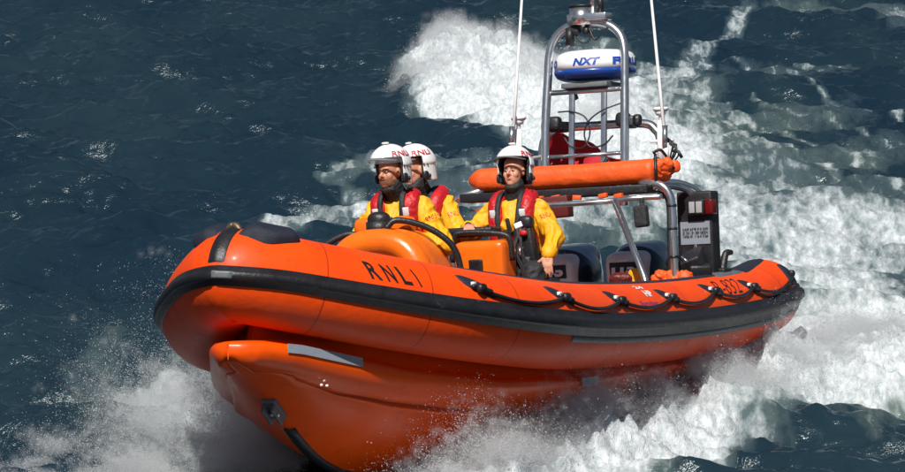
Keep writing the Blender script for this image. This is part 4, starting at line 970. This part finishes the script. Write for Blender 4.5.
# ------------------------------------------------------------------ spray: clouds of droplets
sp = nmat('spray_droplets', (.82, .85, .87), .6); spb = sp.node_tree.nodes['Principled BSDF']; spb.inputs['Specular IOR Level'].default_value = .3
tr = N(sp, 'ShaderNodeBsdfTranslucent'); tr.inputs['Color'].default_value = (.85, .88, .9, 1); mxs = N(sp, 'ShaderNodeMixShader'); mxs.inputs[0].default_value = .45
LK(sp, spb.outputs[0], mxs.inputs[1]); LK(sp, tr.outputs[0], mxs.inputs[2]); LK(sp, mxs.outputs[0], sp.node_tree.nodes['Material Output'].inputs['Surface'])
def droplets(name, P, R, seed=0):
    r = np.random.default_rng(seed); n = len(P)
    T = np.array([[1, 1, 1], [1, -1, -1], [-1, 1, -1], [-1, -1, 1]])/1.73; O = np.array([[1, 0, 0], [-1, 0, 0], [0, 1, 0], [0, -1, 0], [0, 0, 1], [0, 0, -1]], float)
    TF = np.array([[0, 1, 2], [0, 3, 1], [0, 2, 3], [1, 3, 2]]); OF = np.array([[0, 2, 4], [2, 1, 4], [1, 3, 4], [3, 0, 4], [2, 0, 5], [1, 2, 5], [3, 1, 5], [0, 3, 5]])
    g = np.floor(P/.14).astype(np.int64); key = g[:, 0]*1000003+g[:, 1]*10007+g[:, 2]; _, inv, cnt = np.unique(key, return_inverse=True, return_counts=True); kp = (cnt[inv.ravel()] >= 7) | (r.uniform(size=n) < .16); P = P[kp]; R = R[kp]; n = len(P)
    Vs = []; Fs = []; base = 0
    for sel, Tm, Fm in ((R < .0075, T, TF), (R >= .0075, O, OF)):
        p = P[sel]; q = R[sel]; k = len(p)
        if not k: continue
        ax = r.normal(size=(k, 4)); ax /= np.linalg.norm(ax, axis=1)[:, None]; w, x, y, z = ax.T
        Rm = np.stack([1-2*(y*y+z*z), 2*(x*y-z*w), 2*(x*z+y*w), 2*(x*y+z*w), 1-2*(x*x+z*z), 2*(y*z-x*w), 2*(x*z-y*w), 2*(y*z+x*w), 1-2*(x*x+y*y)], 1).reshape(k, 3, 3)
        sq = r.uniform(.7, 1.5, (k, 1, 3)); V = np.einsum('nij,mj->nmi', Rm, Tm)*sq*q[:, None, None]+p[:, None, :]
        Vs.append(V.reshape(-1, 3)); nm = len(Tm); Fs.append((Fm[None]+(np.arange(k)*nm)[:, None, None]+base).reshape(-1, 3)); base += k*nm
    V = np.vstack(Vs).astype(np.float32); F = np.vstack(Fs).astype(np.int32)
    me = bpy.data.meshes.new(name); me.vertices.add(len(V)); me.vertices.foreach_set('co', V.ravel()); me.loops.add(F.size); me.loops.foreach_set('vertex_index', F.ravel())
    me.polygons.add(len(F)); me.polygons.foreach_set('loop_start', np.arange(0, F.size, 3, dtype=np.int32)); me.update(calc_edges=True); me.materials.append(sp)
    o = link(bpy.data.objects.new(name, me)); o['kind'] = 'stuff'; return o
def radii(n, r, lo=.0022, hi=.012, k=2.2): return lo+(hi-lo)*r.power(1/k, n)**2.6
def clump(P, thr, size, seed, soft=.5, r=None):
    """thin a cloud with a 3-D-ish noise so it breaks into lumps and fingers"""
    v = sample(FB, P[:, 0]+P[:, 2]*.7+seed, P[:, 1]*.7+P[:, 2]*1.1, size)+.6*sample(FB2, P[:, 0]-P[:, 2]*.5+seed*2, P[:, 1]+P[:, 2]*.9, size*.37)
    return v+r.normal(size=len(P))*soft > thr
mist = bpy.data.materials.new('fine_mist'); mist.use_nodes = True
_n = mist.node_tree; _n.nodes.remove(_n.nodes['Principled BSDF']); _v = _n.nodes.new('ShaderNodeVolumePrincipled')
_v.inputs['Color'].default_value = (.96, .97, .98, 1); _v.inputs['Density'].default_value = 1.0; _v.inputs['Anisotropy'].default_value = .2
_n.links.new(_v.outputs[0], _n.nodes['Material Output'].inputs['Volume'])
def mist_cloud(name, P, rad, dens, vox=.03, most=3, cell=.12):
    """fine mist: a real density grid grown round the droplets' own paths"""
    g = np.floor(P/cell).astype(np.int64); key = g[:, 0]*1000003+g[:, 1]*10007+g[:, 2]; _, inv, cnt = np.unique(key, return_inverse=True, return_counts=True); P = P[cnt[inv.ravel()] >= most]
    me = bpy.data.meshes.new(name); me.vertices.add(len(P)); me.vertices.foreach_set('co', P.astype(np.float32).ravel()); me.update(); me.materials.append(mist)
    o = link(bpy.data.objects.new(name, me)); o['kind'] = 'stuff'
    ng = bpy.data.node_groups.new(name, 'GeometryNodeTree'); ng.interface.new_socket('Geometry', in_out='INPUT', socket_type='NodeSocketGeometry'); ng.interface.new_socket('Geometry', in_out='OUTPUT', socket_type='NodeSocketGeometry')
    gi = ng.nodes.new('NodeGroupInput'); go = ng.nodes.new('NodeGroupOutput'); mp_ = ng.nodes.new('GeometryNodeMeshToPoints'); pv = ng.nodes.new('GeometryNodePointsToVolume'); sm_ = ng.nodes.new('GeometryNodeSetMaterial')
    mp_.inputs['Radius'].default_value = rad; pv.resolution_mode = 'VOXEL_SIZE'; pv.inputs['Voxel Size'].default_value = vox; pv.inputs['Radius'].default_value = rad; pv.inputs['Density'].default_value = dens; sm_.inputs['Material'].default_value = mist
    ng.links.new(gi.outputs[0], mp_.inputs[0]); ng.links.new(mp_.outputs[0], pv.inputs[0]); ng.links.new(pv.outputs[0], sm_.inputs[0]); ng.links.new(sm_.outputs[0], go.inputs[0])
    md = o.modifiers.new('mist', 'NODES'); md.node_group = ng; return o
def along(tr, t):
    a = np.array(tr); k = np.linspace(0, 1, len(a)); return np.stack([np.interp(t, k, a[:, c]) for c in range(3)], 1)
# port bow wave thrown off the hull
r = np.random.default_rng(5); n = 700000; t = r.uniform(0, 1, n)
Q = along(PORTB, t); lat = np.minimum(r.normal(size=n)*.5, .12+.2*r.uniform(size=n)); asp = 5.0
P = np.stack([Q[:, 0]+lat*Q[:, 2]*.5+r.normal(size=n)*.10, Q[:, 1]+lat*Q[:, 2]*3.3, np.zeros(n)], 1)
jet = .5+.5*sample(FB, t*9, t*0+1, 3.1)*.8+.25*sample(FB2, t*9, t*0+2, 1.1)
P[:, 2] = height(P[:, 0], P[:, 1], np.full(n, 1.0))+r.exponential(1, n)*(.045+.045*np.clip(jet, 0, 2))*(.6+.5*np.clip(t*1.6, 0, 1))-.02
P[:, 0] += (P[:, 2])*.3*r.normal(size=n)*.5
k = clump(P, -.45, 1.1, 3, .28, r); P = P[k]; mist_cloud('bow_wave_mist', P[::12], .032, 3.6, .024); droplets('bow_wave_spray', P, radii(len(P), r, .0016, .0050), 1)
# scattered splash far over it
r = np.random.default_rng(15); n = 16000; t = r.uniform(0, 1, n); Q = along(PORTB, t)
P = np.stack([Q[:, 0]+r.normal(size=n)*.5, Q[:, 1]+r.normal(size=n)*.8, r.exponential(.17, n)+.05], 1)
k = clump(P, .4, 1.1, 8, .5, r); P = P[k]
# starboard fan, thrown out to the left of the bow
r = np.random.default_rng(6); n = 950000
o0 = b2w((5.3, -.6, -.80)); o1 = b2w((2.6, -1.2, -.45))
t = r.uniform(0, 1, n); src = o0+(o1-o0)*t[:, None]
az = r.normal(186, 17, n); fi = sample(FB, az*.09, t*0+4, 3.0); fj = sample(FB2, az*.16, t*0+1, 2.3)
vel = (1.25+.38*fi+.22*fj+.16*r.normal(size=n)).clip(.1, 3); el_ = np.radians(np.clip(26+8*fj+r.normal(size=n)*9, 2, 54)); tau = r.uniform(0.0, 1, n)**.75*.95
dist = vel*tau*1.15; hh_ = np.tan(el_)*dist-.40*dist**2
a_ = np.radians(az)
P = src+np.stack([np.cos(a_)*dist, np.sin(a_)*dist, np.maximum(hh_, 0)*1.0], 1); P[:, 2] = np.maximum(src[:, 2]*(1-tau)*.4, 0)+np.maximum(hh_, -.05)+.03+np.abs(r.normal(size=n))*.02
P += r.normal(size=(n, 3))*[.04, .07, .03]
k = clump(P, -.5+1.1*tau, .9, 1, .25, r); P = P[k]; k = r.uniform(size=len(P)) < .95; P = P[k]
mist_cloud('bow_fan_mist', P[::12], .032, 4.2, .024); droplets('bow_fan_spray', P, radii(len(P), r, .0016, .0048), 2)
# mist under the bow
# breaking crest of the wake
r = np.random.default_rng(7); n = 200000; t = r.uniform(0, 1, n)**1.2; Q = along(CREST, t); lat = r.normal(size=n)*.6
P = np.stack([Q[:, 0]+lat*Q[:, 2]*.4+r.normal(size=n)*.16-.05, Q[:, 1]+lat*Q[:, 2]*4.0, np.zeros(n)], 1)
P[:, 2] = height(P[:, 0], P[:, 1])+r.exponential(.05, n)-.02
k = clump(P, .1, 1.9, 5, .5, r); P = P[k]; mist_cloud('wake_crest_mist', P[::8]+[0, 0, .0], .07, 1.6, .05, 5, .2); droplets('wake_crest_spray', P, radii(len(P), r, .0025, .0075), 3)
# turbulence behind the transom
r = np.random.default_rng(9); n = 90000; P = np.stack([r.uniform(1.6, 5.5, n), r.uniform(3.8, 12, n), np.zeros(n)], 1)
f_ = foam_density(P[:, 0], P[:, 1]); P = P[f_ > .9]; P[:, 2] = height(P[:, 0], P[:, 1])+r.exponential(.03, len(P))-.01
k = clump(P, .35, 1.3, 2, .5, r); P = P[k]; droplets('stern_wash_spray', P, radii(len(P), r, .0025, .007), 4)
# ================================================================== light and camera
SUN_AZ, SUN_EL = 256.0, 56.0        # direction TO the sun, degrees from +X counter-clockwise
sv = np.array([cos(radians(SUN_AZ))*cos(radians(SUN_EL)), sin(radians(SUN_AZ))*cos(radians(SUN_EL)), sin(radians(SUN_EL))])
ld = bpy.data.lights.new('sun', 'SUN'); ld.energy = 5.0; ld.angle = radians(.53); ld.color = (1, .96, .90)
lo = bpy.data.objects.new('sun', ld); COL.objects.link(lo); lo.rotation_euler = Vector(sv).to_track_quat('Z', 'Y').to_euler(); lo.location = (0, 0, 30)
w = bpy.data.worlds.new('World'); S.world = w; w.use_nodes = True; nt = w.node_tree
sk = nt.nodes.new('ShaderNodeTexSky'); sk.sky_type = 'NISHITA'; sk.sun_disc = False; sk.sun_elevation = radians(SUN_EL); sk.sun_rotation = radians(90-SUN_AZ)
nt.links.new(sk.outputs[0], nt.nodes['Background'].inputs[0]); nt.nodes['Background'].inputs[1].default_value = .034
cd = bpy.data.cameras.new('camera'); cam = bpy.data.objects.new('camera', cd); COL.objects.link(cam)
cd.sensor_width = 36; cd.lens = FOC/905*36; cd.clip_start = .5; cd.clip_end = 6000
fwd = RW@FW; upw = RW@UP; rtw = RW@RT
cam.matrix_world = Matrix(((rtw[0], upw[0], -fwd[0], CAMW[0]), (rtw[1], upw[1], -fwd[1], CAMW[1]), (rtw[2], upw[2], -fwd[2], CAMW[2]), (0, 0, 0, 1)))
S.camera = cam
S.render.engine = 'CYCLES'; S.cycles.use_denoising = True; S.cycles.max_bounces = 8; S.cycles.volume_bounces = 4; S.cycles.volume_step_rate = 1.5; S.cycles.transparent_max_bounces = 16
vs = S.view_settings; vs.view_transform = 'Standard'; vs.look = 'None'; vs.gamma = 1; vs.exposure = .2; vs.use_curve_mapping = False
